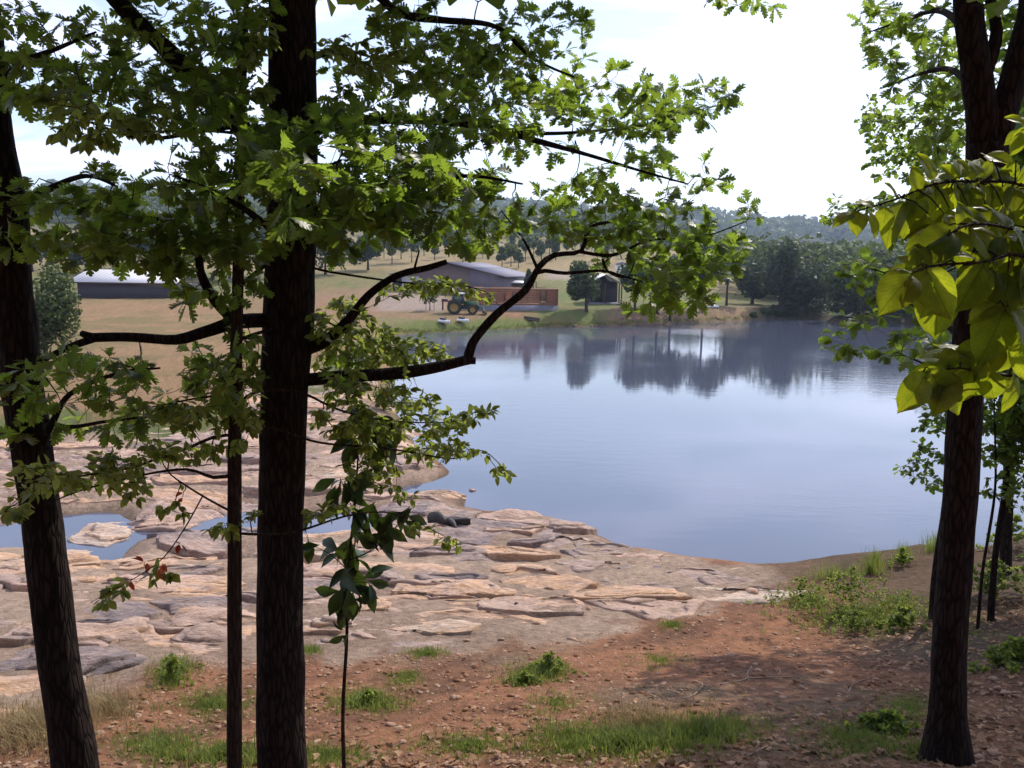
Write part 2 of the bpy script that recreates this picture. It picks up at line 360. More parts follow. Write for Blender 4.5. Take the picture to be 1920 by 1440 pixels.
# ground sheet: rings round the camera, fine in front
na_f = 360
ang = np.r_[np.linspace(-0.62, 0.62, na_f), np.linspace(0.62, 2 * math.pi - 0.62, 50)[1:-1]]
rad = np.r_[0.0, 1.2 * (3000 / 1.2) ** (np.linspace(0, 1, 470))]
AA, RR = np.meshgrid(ang, rad)
gx = RR * np.sin(AA); gy = RR * np.cos(AA)
gz = height(gx, gy)
nA, nR = len(ang), len(rad)
i, j = np.meshgrid(np.arange(nR - 1), np.arange(nA), indexing='ij'); i = i.ravel(); j = j.ravel(); j2 = (j + 1) % nA
GF = np.stack([i * nA + j, (i + 1) * nA + j, (i + 1) * nA + j2, i * nA + j2], 1)
def lerp3(a, b, t): return a * (1 - t[..., None]) + b * t[..., None]
def ground_colour(x, y):
    d = shore(x, y); r = np.hypot(x, y)
    n1 = fbm(x * 0.35, y * 0.35, 31); n2 = fbm(x * 1.7, y * 1.7, 32); n3 = fbm(x * 0.05, y * 0.05, 33)
    C = lambda *c: np.array(c, float)
    soil = lerp3(np.broadcast_to(C(0.42, 0.20, 0.108), x.shape + (3,)), C(0.27, 0.13, 0.077), sstep(-0.3, 0.4, n2))
    soil = lerp3(soil, C(0.29, 0.20, 0.13), sstep(0.1, 0.6, n1)); soil = lerp3(soil, C(0.115, 0.08, 0.052), 0.55 * sstep(0.2, 0.6, fbm(x * 0.9, y * 0.9, 36)))
    # brown field on the left
    field = lerp3(np.broadcast_to(C(0.33, 0.205, 0.105), x.shape + (3,)), C(0.235, 0.175, 0.075), sstep(-0.25, 0.35, n1 + 0.6 * n3))
    c = lerp3(soil, field, sstep(24, 34, y))
    zd = sdpoly(ZONE, x, y) + 0.8 * n2
    c = lerp3(c, lerp3(np.broadcast_to(C(0.47, 0.34, 0.25), x.shape + (3,)), C(0.38, 0.265, 0.195), sstep(-0.3, 0.4, n1 + n2 * 0.6)), sstep(0.25, -0.25, zd))
    # grass behind the slabs and along the left shore
    gr = C(0.13, 0.15, 0.045)
    for u, v, ru, rv in [(330, 790, 130, 22), (60, 790, 100, 18), (640, 690, 90, 30), (700, 640, 50, 18), (330, 575, 330, 7)]:
        p = ground(u, v); pr = ground(u + ru, v); pv = ground(u, v - rv)
        q = ((x - p[0]) / (pr[0] - p[0])) ** 2 + ((y - p[1]) / (pv[1] - p[1] + 0.5)) ** 2
        c = lerp3(c, gr, sstep(1.4, 0.5, q + 1.2 * n2))
    # the far side
    far = sstep(82, 88, y)
    brg = x / np.maximum(y, 1)
    lawn = lerp3(np.broadcast_to(C(0.15, 0.18, 0.055), x.shape + (3,)), C(0.24, 0.20, 0.085), sstep(-0.3, 0.5, n1 + n3))
    tan_ = lerp3(np.broadcast_to(C(0.34, 0.255, 0.125), x.shape + (3,)), C(0.22, 0.19, 0.08), sstep(-0.2, 0.5, n3 * 1.6 + n1 * 0.4))
    f = lerp3(lawn, tan_, sstep(135, 175, y))
    f = lerp3(f, field, sstep(-0.13, -0.2, brg) * sstep(125, 100, y))
    f = lerp3(f, C(0.31, 0.18, 0.105), sstep(0.03, 0.0, brg) * sstep(140, 125, y) * sstep(90, 93, y) * sstep(-0.36, -0.24, brg) * (0.75 + 0.5 * n1).clip(0, 1))
    f = lerp3(f, C(0.36, 0.28, 0.225), sstep(-0.18, -0.15, brg) * sstep(-0.075, -0.09, brg) * sstep(97, 100, y) * sstep(128, 122, y) * 0.9)
    f = lerp3(f, C(0.38, 0.31, 0.25), sstep(0.03, 0.05, brg) * sstep(0.13, 0.1, brg) * sstep(150, 156, y) * sstep(176, 166, y) * 0.8)
    f = lerp3(f, C(0.35, 0.155, 0.09), sstep(8.0, 2.5, np.hypot((x - 4.5) * 0.9, (y - 96) * 1.4) + 3 * n2) )
    f = lerp3(f, C(0.27, 0.185, 0.11), sstep(0.09, 0.13, brg) * sstep(6, 1.5, d + 2 * n2) * sstep(86, 90, y))
    f = lerp3(f, C(0.33, 0.22, 0.12), sstep(0.22, 0.26, brg) * sstep(130, 110, y))
    f = lerp3(f, C(0.15, 0.18, 0.05), sstep(2.8, 1.5, d + 0.6 * n1) * sstep(0.09, 0.02, brg))
    f = lerp3(f, C(0.07, 0.09, 0.035), sstep(330, 420, r))
    f = lerp3(f, C(0.055, 0.06, 0.028), sstep(0.285, 0.31, brg + 0.02 * n1))
    c = lerp3(c, f, far)
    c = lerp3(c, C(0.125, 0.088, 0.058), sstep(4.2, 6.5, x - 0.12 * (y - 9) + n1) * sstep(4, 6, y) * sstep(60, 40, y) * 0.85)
    c = lerp3(c, C(0.13, 0.09, 0.06), sstep(0.25, -0.1, d + 0.4 * n2) * 0.75)
    return 0.86 * c * (1 + 0.25 * fbm(x * 6, y * 6, 35, 2))[..., None]
gc = ground_colour(gx, gy)
m, N, L = newmat('ground')
at = nd(N, 'Attribute', attribute_name='earth'); ge = nd(N, 'NewGeometry')
n1 = nd(N, 'TexNoise', Scale=7.0, Detail=8.0, Roughness=0.7); L.new(ge.outputs['Position'], n1.inputs['Vector'])
n2 = nd(N, 'TexNoise', Scale=45.0, Detail=5.0, Roughness=0.7); L.new(ge.outputs['Position'], n2.inputs['Vector'])
r1 = ramp(N, [(0.28, (0.52, 0.5, 0.48)), (0.72, (1.35, 1.35, 1.35))]); L.new(n1.outputs['Fac'], r1.inputs[0])
r2 = ramp(N, [(0.25, (0.6, 0.6, 0.6)), (0.75, (1.3, 1.3, 1.3))]); L.new(n2.outputs['Fac'], r2.inputs[0])
mm = nd(N, 'MixRGB', blend_type='MULTIPLY'); mm.inputs[0].default_value = 1; L.new(at.outputs['Color'], mm.inputs[1]); L.new(r1.outputs[0], mm.inputs[2])
m3 = nd(N, 'MixRGB', blend_type='MULTIPLY'); m3.inputs[0].default_value = 1; L.new(mm.outputs[0], m3.inputs[1]); L.new(r2.outputs[0], m3.inputs[2])
b = nd(N, 'BsdfPrincipled', Roughness=0.93); b.inputs['Specular IOR Level'].default_value = 0.15; L.new(m3.outputs[0], b.inputs['Base Color'])
ad = nd(N, 'Math', operation='MULTIPLY_ADD'); ad.inputs[1].default_value = 0.35; L.new(n2.outputs['Fac'], ad.inputs[0]); L.new(n1.outputs['Fac'], ad.inputs[2])
bp = nd(N, 'Bump', Strength=1.0, Distance=0.09); L.new(ad.outputs[0], bp.inputs['Height']); L.new(bp.outputs[0], b.inputs['Normal'])
o = nd(N, 'OutputMaterial'); L.new(b.outputs[0], o.inputs[0])
ground_o = mobj('ground', np.stack([gx.ravel(), gy.ravel(), gz.ravel()], 1), GF, m, smooth=True)
ca = ground_o.data.attributes.new('earth', 'FLOAT_COLOR', 'POINT')
ca.data.foreach_set('color', np.c_[gc.reshape(-1, 3), np.ones(gx.size)].astype(np.float32).ravel())
tag(ground_o, 'land round the lake: red soil bank, mown lawn and wooded hills', kind='structure')

# water: one level sheet a little larger than the lake and the pools in the rock
m, N, L = newmat('water')
ge = nd(N, 'NewGeometry'); mp = nd(N, 'Mapping'); mp.inputs['Scale'].default_value = (0.45, 1.0, 1.0); L.new(ge.outputs['Position'], mp.inputs[0])
n1 = nd(N, 'TexNoise', Scale=1.5, Detail=5.0, Roughness=0.6); L.new(mp.outputs[0], n1.inputs['Vector'])
n2 = nd(N, 'TexNoise', Scale=0.045, Detail=2.0, Roughness=0.5); L.new(ge.outputs['Position'], n2.inputs['Vector'])
rp = ramp(N, [(0.44, (0.16, 0.16, 0.16)), (0.6, (1, 1, 1))]); L.new(n2.outputs['Fac'], rp.inputs[0])
ml = nd(N, 'Math', operation='MULTIPLY'); ml.inputs[1].default_value = 0.5; L.new(rp.outputs[0], ml.inputs[0])
bp = nd(N, 'Bump', Distance=0.05); L.new(n1.outputs['Fac'], bp.inputs['Height']); sy = nd(N, 'SeparateXYZ'); L.new(ge.outputs['Position'], sy.inputs[0]); my = nd(N, 'MapRange'); my.inputs['From Min'].default_value = 26; my.inputs['From Max'].default_value = 75; my.inputs['To Min'].default_value = 0.22; L.new(sy.outputs['Y'], my.inputs[0])
m5 = nd(N, 'Math', operation='MULTIPLY'); L.new(ml.outputs[0], m5.inputs[0]); L.new(my.outputs[0], m5.inputs[1]); L.new(m5.outputs[0], bp.inputs['Strength'])
b = nd(N, 'BsdfPrincipled', Roughness=0.03, IOR=1.42); b.inputs['Base Color'].default_value = (0.08, 0.092, 0.135, 1)
b.inputs['Specular IOR Level'].default_value = 0.5; L.new(bp.outputs[0], b.inputs['Normal'])
o = nd(N, 'OutputMaterial'); L.new(b.outputs[0], o.inputs[0])
wx, wy = np.meshgrid(np.linspace(-40, 75, 24), np.linspace(12, 122, 24))
wi, wj = np.meshgrid(np.arange(23), np.arange(23), indexing='ij'); wi = wi.ravel(); wj = wj.ravel()
water_o = mobj('water', np.stack([wx.ravel(), wy.ravel(), 0 * wx.ravel()], 1), np.stack([wi * 24 + wj, wi * 24 + wj + 1, (wi + 1) * 24 + wj + 1, (wi + 1) * 24 + wj], 1), m)
tag(water_o, 'still blue lake water with pools among the slabs', kind='structure')

# ---------------------------------------------------------------- stone slabs set in cement along the near shore
m, N, L = newmat('slab_stone')
ge = nd(N, 'NewGeometry'); oi = nd(N, 'ObjectInfo')
va = nd(N, 'VectorMath', operation='ADD'); L.new(ge.outputs['Position'], va.inputs[0]); 
cb = nd(N, 'CombineXYZ'); mu = nd(N, 'Math', operation='MULTIPLY'); mu.inputs[1].default_value = 40; L.new(oi.outputs['Random'], mu.inputs[0]); L.new(mu.outputs[0], cb.inputs['Z'])
L.new(cb.outputs[0], va.inputs[1])
mp = nd(N, 'Mapping'); mp.inputs['Scale'].default_value = (0.6, 1.3, 1.6); mp.inputs['Rotation'].default_value = (0, 0, 0.35); L.new(va.outputs[0], mp.inputs[0])
n1 = nd(N, 'TexNoise', Scale=1.6, Detail=9.0, Roughness=0.66, Distortion=0.6); L.new(mp.outputs[0], n1.inputs['Vector'])
n2 = nd(N, 'TexNoise', Scale=9.0, Detail=7.0, Roughness=0.7); L.new(mp.outputs[0], n2.inputs['Vector'])
hue = nd(N, 'Math', operation='MULTIPLY_ADD'); hue.inputs[1].default_value = 0.75; L.new(n1.outputs['Fac'], hue.inputs[2]); hue.inputs[2].default_value = 0
sh = nd(N, 'Math', operation='SUBTRACT'); sh.inputs[1].default_value = 0.5; L.new(oi.outputs['Random'], sh.inputs[0])
L.new(sh.outputs[0], hue.inputs[0]); L.new(n1.outputs['Fac'], hue.inputs[2])
rp = ramp(N, [(0.06, (0.22, 0.175, 0.17)), (0.28, (0.43, 0.31, 0.255)), (0.46, (0.55, 0.375, 0.285)), (0.64, (0.61, 0.375, 0.225)), (0.88, (0.58, 0.45, 0.36))]); L.new(hue.outputs[0], rp.inputs[0])
r2 = ramp(N, [(0.3, (0.6, 0.58, 0.58)), (0.62, (1.2, 1.2, 1.2))]); L.new(n2.outputs['Fac'], r2.inputs[0])
mm = nd(N, 'MixRGB', blend_type='MULTIPLY'); mm.inputs[0].default_value = 0.9; L.new(rp.outputs[0], mm.inputs[1]); L.new(r2.outputs[0], mm.inputs[2])
b = nd(N, 'BsdfPrincipled', Roughness=0.85); b.inputs['Specular IOR Level'].default_value = 0.25; L.new(mm.outputs[0], b.inputs['Base Color'])
hs = nd(N, 'Math', operation='MULTIPLY_ADD'); hs.inputs[1].default_value = 0.45; L.new(n2.outputs['Fac'], hs.inputs[0]); L.new(n1.outputs['Fac'], hs.inputs[2])
sn = nd(N, 'Math', operation='SNAP'); sn.inputs[1].default_value = 0.085; L.new(n1.outputs['Fac'], sn.inputs[0])
hq = nd(N, 'Math', operation='MULTIPLY_ADD'); hq.inputs[1].default_value = 0.55; L.new(sn.outputs[0], hq.inputs[0]); L.new(hs.outputs[0], hq.inputs[2])
bp = nd(N, 'Bump', Strength=1.0, Distance=0.16); L.new(hq.outputs[0], bp.inputs['Height']); L.new(bp.outputs[0], b.inputs['Normal'])
o = nd(N, 'OutputMaterial'); L.new(b.outputs[0], o.inputs[0])

shelf = empty('rock_shore', (0, 20, 0.4)); tag(shelf, 'shelf of pinkish stone slabs set in cement beside the lake', kind='structure')
def clip_half(poly, a, b):             # keep the side of a's half-plane nearer to a than to b
    mid = (a + b) / 2; nrm = b - a; out = []
    k = len(poly)
    for q in range(k):
        p, r_ = poly[q], poly[(q + 1) % k]
        dp = (p - mid).dot(nrm); dr = (r_ - mid).dot(nrm)
        if dp <= 0: out.append(p)
        if dp * dr < 0: out.append(p + (r_ - p) * (dp / (dp - dr)))
    return out
sr = np.random.default_rng(5)
def make_slab(poly, cc, thick, tx, ty, wet, q):
    # broken, angular outline
    pts = []
    for k in range(len(poly)):
        a_, b_ = poly[k], poly[(k + 1) % len(poly)]; e_ = b_ - a_; l_ = np.linalg.norm(e_)
        if l_ < 0.06: continue
        nn_ = np.array([-e_[1], e_[0]]) / l_
        ks = np.sort(sr.uniform(0.08, 0.92, int(l_ / 0.45) + sr.integers(0, 2)))
        ds = [0.0] + [sr.normal(0, 0.07) * min(1.0, l_) for _ in ks] + [0.0]
        ks = np.r_[0, ks, 1.0]
        m_ = max(2, int(l_ / 0.13))
        for t in np.arange(m_) / m_: pts.append(a_ + e_ * t + nn_ * (np.interp(t, ks, ds) + sr.normal(0, 0.012)))
    pts = np.array(pts)
    if len(pts) < 6: return
    nb = len(pts)
    if nb < 6: return
    gzc = hgt(*cc)
    if q >= 900: gzc = max(gzc, -0.03)
    if wet: thick += max(0, 0.06 - gzc); ty *= 0.3
    jag = np.repeat(sr.normal(0, 0.28, nb // 3 + 1), 3)[:nb]; lift = sr.choice([0.0, 0.025, 0.045, -0.03]); off_c = sr.normal(0, 0.06, 2)
    rings = []
    for sc, zz, rough in ((1.0, -0.3, 0), (1.0, -0.012, 0.02), (0.985, 0.0, 0.04), (0.82, 0.0, 0.06), (0.70, 0.0, 0.06), (0.69, 'step', 0.06), (0.45, 'step', 0.06), (0.2, 'step', 0.06)):
        scv = sc * np.ones(nb)
        if 0.44 < sc < 0.8: scv = sc * (1 + 0.5 * jag + (0.1 if sc < 0.5 else 0))
        stp = zz == 'step'; zz = 0.0 if stp else zz
        pp = cc + (pts - cc) * scv[:, None] + (off_c if sc < 0.72 else 0) * sc
        h0 = height(pp[:, 0], pp[:, 1], False)
        if q >= 900: h0 = np.maximum(h0, -0.03)
        hz = 0.7 * h0 + 0.3 * gzc + thick + tx * (pp[:, 0] - cc[0]) + ty * (pp[:, 1] - cc[1]) + zz + (lift if stp else 0)
        if rough: 
            w_ = fbm(pp[:, 0] * 1.1 + q, pp[:, 1] * 2.6, 51, 4)
            hz = hz + rough * (1.6 * w_ + np.round(w_ * 4) / 4)
        rings.append(np.c_[pp, hz])
    V = np.vstack(rings + [np.array([[cc[0], cc[1], rings[-1][:, 2].mean()]])])
    F = []
    for k in range(len(rings) - 1):
        for e in range(nb):
            e2 = (e + 1) % nb; F.append((k * nb + e, k * nb + e2, (k + 1) * nb + e2, (k + 1) * nb + e))
    k = len(rings) - 1
    F += [(k * nb + e, k * nb + (e + 1) % nb, len(V) - 1) for e in range(nb)]
    slabs.append(mobj('stone_slab', V, F, m, shelf, origin=(cc[0], cc[1], gzc)))
zx0, zx1 = ZONE[:, 0].min(), ZONE[:, 0].max(); zy0, zy1 = ZONE[:, 1].min(), ZONE[:, 1].max()
SX = 0.62                              # slabs lie long side across
seeds = []
sr = np.random.default_rng(5)
for _ in range(60000):
    q = np.array([sr.uniform(max(zx0, -24), zx1 + .3), sr.uniform(zy0 - 1, zy1)])
    if q[0] < -0.66 * q[1] - 1: continue
    s_ = 0.40 + 1.35 * max(0, fbm(q[0] * 0.45, q[1] * 0.45, 77) + 0.38) + 0.25 * sr.random() 
    s_ *= 1 + 0.035 * max(0, q[1] - 18)
    if all((abs(q[0] - p[0]) * SX) ** 2 + (q[1] - p[1]) ** 2 > (0.5 * (s_ + ps)) ** 2 for p, ps in seeds): seeds.append((q, s_))
    if len(seeds) > 760: break
S = np.array([p for p, _ in seeds]); SS = S * np.array([SX, 1])
szone = sdpoly(ZONE, S[:, 0], S[:, 1]); sd_ = shore(S[:, 0], S[:, 1])
n_slab = 0; slabs = []
order = np.argsort(S[:, 1])
for q in order:
    wet = sd_[q] < 0.2
    if szone[q] > -0.1 or (wet and (sd_[q] < -0.45 or S[q][0] > -3.5 or sr.random() < 0.4)): continue
    c = SS[q]; poly = [c + np.array(k) for k in ((-3, -3), (3, -3), (3, 3), (-3, 3))]
    near_ = np.argsort(((SS - c) ** 2).sum(1))[1:16]
    for k in near_: poly = clip_half(poly, c, SS[k])
    poly = np.array(poly) / np.array([SX, 1])
    cc = poly.mean(0)
    gap = sr.uniform(0.01, 0.06) + 0.3 * sr.random() ** 5
    L_ = np.linalg.norm(poly - cc, axis=1).mean()
    poly = cc + (poly - cc) * max(0.55, 1 - gap / L_)
    thick = -0.02 + 0.06 * sr.random() ** 1.6
    tx, ty = sr.normal(0, 0.02), sr.normal(0.0, 0.02)
    if sr.random() < 0.16: ty -= sr.uniform(0.06, 0.17); thick += 0.06
    make_slab(poly, cc, thick, tx, ty, wet, q)
    n_slab += 1
    if n_slab >= 300: break
# the slabs that stand out: raised front edges with shade under them
for k, (u, v, wpx, dm, th_, ti) in enumerate([(800, 1178, 190, 0.5, 0.12, -0.12), (1000, 1140, 250, 0.9, 0.10, -0.14), (690, 1135, 120, 0.6, 0.09, -0.12), (640, 1165, 110, 0.6, 0.08, -0.05), (610, 1180, 100, 0.5, 0.09, -0.1), (820, 1095, 170, 0.9, 0.10, -0.16), (1000, 1020, 110, 0.8, 0.13, -0.14), (1060, 990, 110, 1.0, 0.16, -0.05), (960, 995, 120, 0.9, 0.10, -0.1),
        (850, 1035, 190, 0.9, 0.06, -0.1), (700, 1190, 150, 0.8, 0.05, -0.03), (850, 1112, 160, 0.7, 0.05, -0.05), (400, 1195, 140, 0.7, 0.06, -0.05), (215, 1190, 260, 1.3, 0.09, 0.0), (60, 1195, 120, 0.8, 0.12, -0.1), (330, 1100, 220, 1.2, 0.08, -0.06), (90, 1098, 150, 0.8, 0.14, -0.12), (370, 1020, 170, 1.0, 0.24, -0.06), (200, 1000, 120, 1.6, 0.12, 0.0), (90, 1010, 90, 0.9, 0.08, 0.0), (150, 1045, 130, 0.8, 0.09, -0.03), (300, 985, 110, 0.9, 0.1, -0.03), (480, 985, 110, 0.9, 0.09, 0.0), (20, 1060, 110, 0.8, 0.1, -0.03), (640, 905, 200, 1.6, 0.14, -0.06), (780, 955, 160, 1.3, 0.12, -0.06), (1130, 1030, 120, 0.8, 0.06, -0.08)]):
    p_ = ground(u, v); w_ = M_(wpx, p_[1]) / 2
    nk = int(sr.integers(5, 8)); a_ = np.sort((np.arange(nk) + sr.uniform(-0.32, 0.32, nk)) * 2 * math.pi / nk); rr_ = sr.uniform(0.7, 1.2, nk)
    sq = lambda t: np.sign(t) * np.abs(t) ** 0.7
    make_slab(np.c_[p_[0] + w_ * rr_ * sq(np.cos(a_)), p_[1] + dm * 0.6 * rr_ * sq(np.sin(a_))], p_[:2].copy(), th_ * 0.5, sr.normal(0, 0.015), ti, False, 900 + k); n_slab += 1
print('slabs', n_slab, 'tri ground', len(GF) * 2)
# ---------------------------------------------------------------- leaves and trees
leafmat('oak_leaf', (0.013, 0.036, 0.013), (0.032, 0.070, 0.020), (0.38, 0.54, 0.05), 0.44, rough=0.42, spec=0.35)
leafmat('small_leaf', (0.07, 0.115, 0.026), (0.14, 0.19, 0.045), (0.42, 0.50, 0.07), 0.48)
leafmat('dogwood_leaf', (0.045, 0.09, 0.014), (0.07, 0.12, 0.02), (0.52, 0.57, 0.025), 0.52, rough=0.4, veins=True)
leafmat('sapling_leaf', (0.018, 0.038, 0.013), (0.035, 0.060, 0.018), (0.10, 0.16, 0.02), 0.22, rough=0.38, spec=0.45)
leafmat('red_leaf', (0.30, 0.045, 0.02), (0.42, 0.10, 0.03), (0.6, 0.10, 0.03), 0.45)
leafmat('far_leaf', (0.030, 0.055, 0.017), (0.075, 0.105, 0.032), (0.14, 0.19, 0.045), 0.3, rough=0.6)
leafmat('far_dark_leaf', (0.020, 0.038, 0.017), (0.045, 0.068, 0.026), (0.08, 0.12, 0.035), 0.25, rough=0.6)
leafmat('wood_leaf', (0.045, 0.075, 0.022), (0.095, 0.125, 0.038), (0.16, 0.21, 0.05), 0.25, rough=0.7)
leafmat('grass_blade', (0.10, 0.15, 0.03), (0.18, 0.21, 0.06), (0.30, 0.36, 0.06), 0.4, rough=0.6, spec=0.2)
leafmat('dry_blade', (0.26, 0.19, 0.095), (0.40, 0.30, 0.16), (0.40, 0.30, 0.14), 0.3, rough=0.7, spec=0.2)
leafmat('litter_leaf', (0.17, 0.095, 0.055), (0.40, 0.24, 0.14), (0.25, 0.14, 0.06), 0.15, rough=0.8, spec=0.2)
def barkmat(name, a, b_, sc=14, st=0.12, bump=1.0):
    m, N, L = newmat(name)
    ge = nd(N, 'NewGeometry'); mp = nd(N, 'Mapping'); mp.inputs['Scale'].default_value = (1, 1, st); L.new(ge.outputs['Position'], mp.inputs[0])
    n1 = nd(N, 'TexNoise', Scale=float(sc * 1.6), Detail=6.0, Roughness=0.65, Distortion=0.4); L.new(mp.outputs[0], n1.inputs['Vector'])
    vo = nd(N, 'TexVoronoi', Scale=float(sc * 1.7), feature='DISTANCE_TO_EDGE'); L.new(mp.outputs[0], vo.inputs['Vector'])
    ml = nd(N, 'Math', operation='MULTIPLY'); L.new(n1.outputs['Fac'], ml.inputs[0])
    mr = nd(N, 'MapRange'); mr.inputs['From Max'].default_value = 0.22; mr.inputs['To Min'].default_value = 0.25; L.new(vo.outputs['Distance'], mr.inputs[0]); L.new(mr.outputs[0], ml.inputs[1])
    rp = ramp(N, [(0.12, a), (0.6, b_)]); L.new(ml.outputs[0], rp.inputs[0])
    b = nd(N, 'BsdfPrincipled', Roughness=0.95); b.inputs['Specular IOR Level'].default_value = 0.1; L.new(rp.outputs[0], b.inputs['Base Color'])
    bp = nd(N, 'Bump', Strength=bump, Distance=0.025); L.new(ml.outputs[0], bp.inputs['Height']); L.new(bp.outputs[0], b.inputs['Normal'])
    o = nd(N, 'OutputMaterial'); L.new(b.outputs[0], o.inputs[0]); return m
barkmat('oak_bark', (0.011, 0.008, 0.0075), (0.042, 0.030, 0.026), sc=17, st=0.2)
barkmat('thin_bark', (0.025, 0.017, 0.014), (0.07, 0.048, 0.037), sc=26)
barkmat('twig_bark', (0.022, 0.016, 0.014), (0.06, 0.045, 0.036), sc=40, st=1.0, bump=0.4)
barkmat('far_bark', (0.04, 0.03, 0.025), (0.09, 0.07, 0.055), sc=6)

def leaf_strip(stations, fold=0.18, droop=0.15, petiole=0.12):
    """stations: (t, half width, forward shift of the edge). leaf lies along +Y, length 1"""
    V = []; F = []; UV = []
    for t, w, s in stations:
        z = -droop * t * t
        for sx in (-1, 0, 1):
            V.append((sx * w, t + (s if sx else 0) + petiole, z + (fold * w if sx else 0))); UV.append((sx * w, t + (s if sx else 0), 0))
    for k in range(len(stations) - 1):
        a = 3 * k; F += [(a, a + 1, a + 4, a + 3), (a + 1, a + 2, a + 5, a + 4)]
    n = len(V)
    V += [(-0.012, 0, 0.01), (0.012, 0, 0.01), (0.010, petiole + .03, 0), (-0.010, petiole + .03, 0)]; UV += [(0, 0, 0)] * 4
    F.append((n, n + 1, n + 2, n + 3))
    return np.array(V), np.array(F), np.array(UV)
def oak_leaf(seed, f, d):
    r_ = random.Random(seed); st = [(0.0, 0.012, 0), (0.07, 0.05, 0.0)]
    lob = [(0.20, 0.19, 0.05, 0.05), (0.38, 0.30, 0.08, 0.065), (0.56, 0.37, 0.10, 0.08), (0.75, 0.28, 0.09, 0.09)]
    for t, w, s, neck in lob:
        w *= r_.uniform(0.85, 1.15)
        st += [(t - 0.05, neck, 0.0), (t - 0.03, w * 0.86, s), (t + 0.07, w * 0.95, s + 0.03)]
    st += [(0.89, 0.10, 0.0), (0.94, 0.12, 0.03), (1.0, 0.03, 0.0)]
    return leaf_strip(st, f, d)
def oval_leaf(f, d, w=0.3): return leaf_strip([(0, 0.015, 0), (0.2, w * 0.72, 0), (0.45, w, 0), (0.72, w * 0.68, 0), (1.0, 0.01, 0)], f, d, 0.15)
def obovate_leaf(f, d): return leaf_strip([(0, 0.02, 0), (0.25, 0.08, 0), (0.5, 0.19, 0), (0.72, 0.27, 0), (0.88, 0.22, 0), (1.0, 0.05, 0)], f, d, 0.05)
def broad_leaf(f, d, w=0.41, wav=0.03, seed=0):
    """large ovate leaf with several faces across, cupped and pleated along its veins"""
    V = []; F = []; UV = []; ts = np.linspace(0, 1, 13); xs = np.linspace(-1, 1, 9); r_ = random.Random(seed)
    ph = r_.uniform(0, 6)
    for t in ts:
        hw = w * (math.sin(math.pi * min(1, t * 1.02 + 0.0) ** 0.72) ** 0.62) if 0 < t < 0.98 else 0.006
        if t > 0.86: hw *= max(0.0, 1 - ((t - 0.86) / 0.14) ** 1.6) * 0.97 + 0.02
        for x in xs:
            X = x * hw; yy = t - (0.07 * abs(x) ** 1.5 if t < 0.2 else 0) * (1 - t / 0.2 if t < 0.2 else 0)
            vein = math.cos((yy - 0.95 * abs(X) ** 0.8) * 9 * 2 * math.pi) * 0.006
            V.append((X * (1 - 0.1 * abs(x)), yy + 0.1, -d * t * t + f * abs(X) - 0.55 * f * X * X / w + vein + wav * math.sin(ph + 5 * t + 2 * x) * abs(x))); UV.append((X, yy, 0))
    n = len(xs)
    for a in range(len(ts) - 1):
        for b in range(n - 1): q = a * n + b; F.append((q, q + 1, q + n + 1, q + n))
    k = len(V); V += [(-0.010, -0.12, 0.03), (0.010, -0.12, 0.03), (0.010, 0.12, 0), (-0.010, 0.12, 0)]; UV += [(0, 0, 0)] * 4; F.append((k, k + 1, k + 2, k + 3))
    return np.array(V), np.array(F), np.array(UV)
OB = [(0, 0.02, 0), (0.15, 0.09, 0), (0.35, 0.19, 0), (0.55, 0.245, 0), (0.75, 0.19, 0), (0.9, 0.075, 0), (1.0, 0.005, 0)]
def oak_low(f, d): return leaf_strip([(0, 0.015, 0), (0.22, 0.19, 0.04), (0.36, 0.10, 0), (0.58, 0.36, 0.08), (1.0, 0.05, 0)], f, d)
TEMPL = {'oaklow': [oak_low(0.25, 0.12), oak_low(-0.1, 0.3), oak_low(0.45, 0)], 'oak': [oak_leaf(1, 0.25, 0.12), oak_leaf(2, -0.1, 0.25), oak_leaf(3, 0.45, -0.05), oak_leaf(4, 0.1, 0.4)],
         'small': [oval_leaf(0.3, 0.15), oval_leaf(-0.1, 0.3, 0.34), oval_leaf(0.5, 0.0, 0.27)],
         'obovate': [leaf_strip(OB, 0.5, 0.25, 0.06), leaf_strip(OB, 0.3, 0.6, 0.06), leaf_strip(OB, 0.75, 0.4, 0.06)],
         'dogwood': [broad_leaf(0.35, 0.3, 0.42, 0.05, 1), broad_leaf(0.15, 0.5, 0.44, 0.07, 2), broad_leaf(0.55, 0.18, 0.39, 0.05, 3), broad_leaf(-0.15, 0.55, 0.42, 0.06, 4)]}
LEAF_ME = {}
def leaf_mesh(kind, i, mat):
    key = (kind, i, mat)
    if key not in LEAF_ME:
        V, F, UV = TEMPL[kind][i]; me = bpy.data.meshes.new('leaf'); set_mesh(me, V, F)
        me.polygons.foreach_set('use_smooth', np.ones(len(F), bool))
        a = me.attributes.new('luv', 'FLOAT_VECTOR', 'POINT'); a.data.foreach_set('vector', UV.astype(np.float32).ravel())
        me.materials.append(MAT[mat]); LEAF_ME[key] = me
    return LEAF_ME[key]
def frames(ax, nr):                    # rotation matrices with columns side, axis, normal
    ax = ax / (np.linalg.norm(ax, axis=1, keepdims=True) + 1e-9)
    sd = np.cross(ax, nr); sd /= np.linalg.norm(sd, axis=1, keepdims=True) + 1e-9
    nn = np.cross(sd, ax); return np.stack([sd, ax, nn], 2)
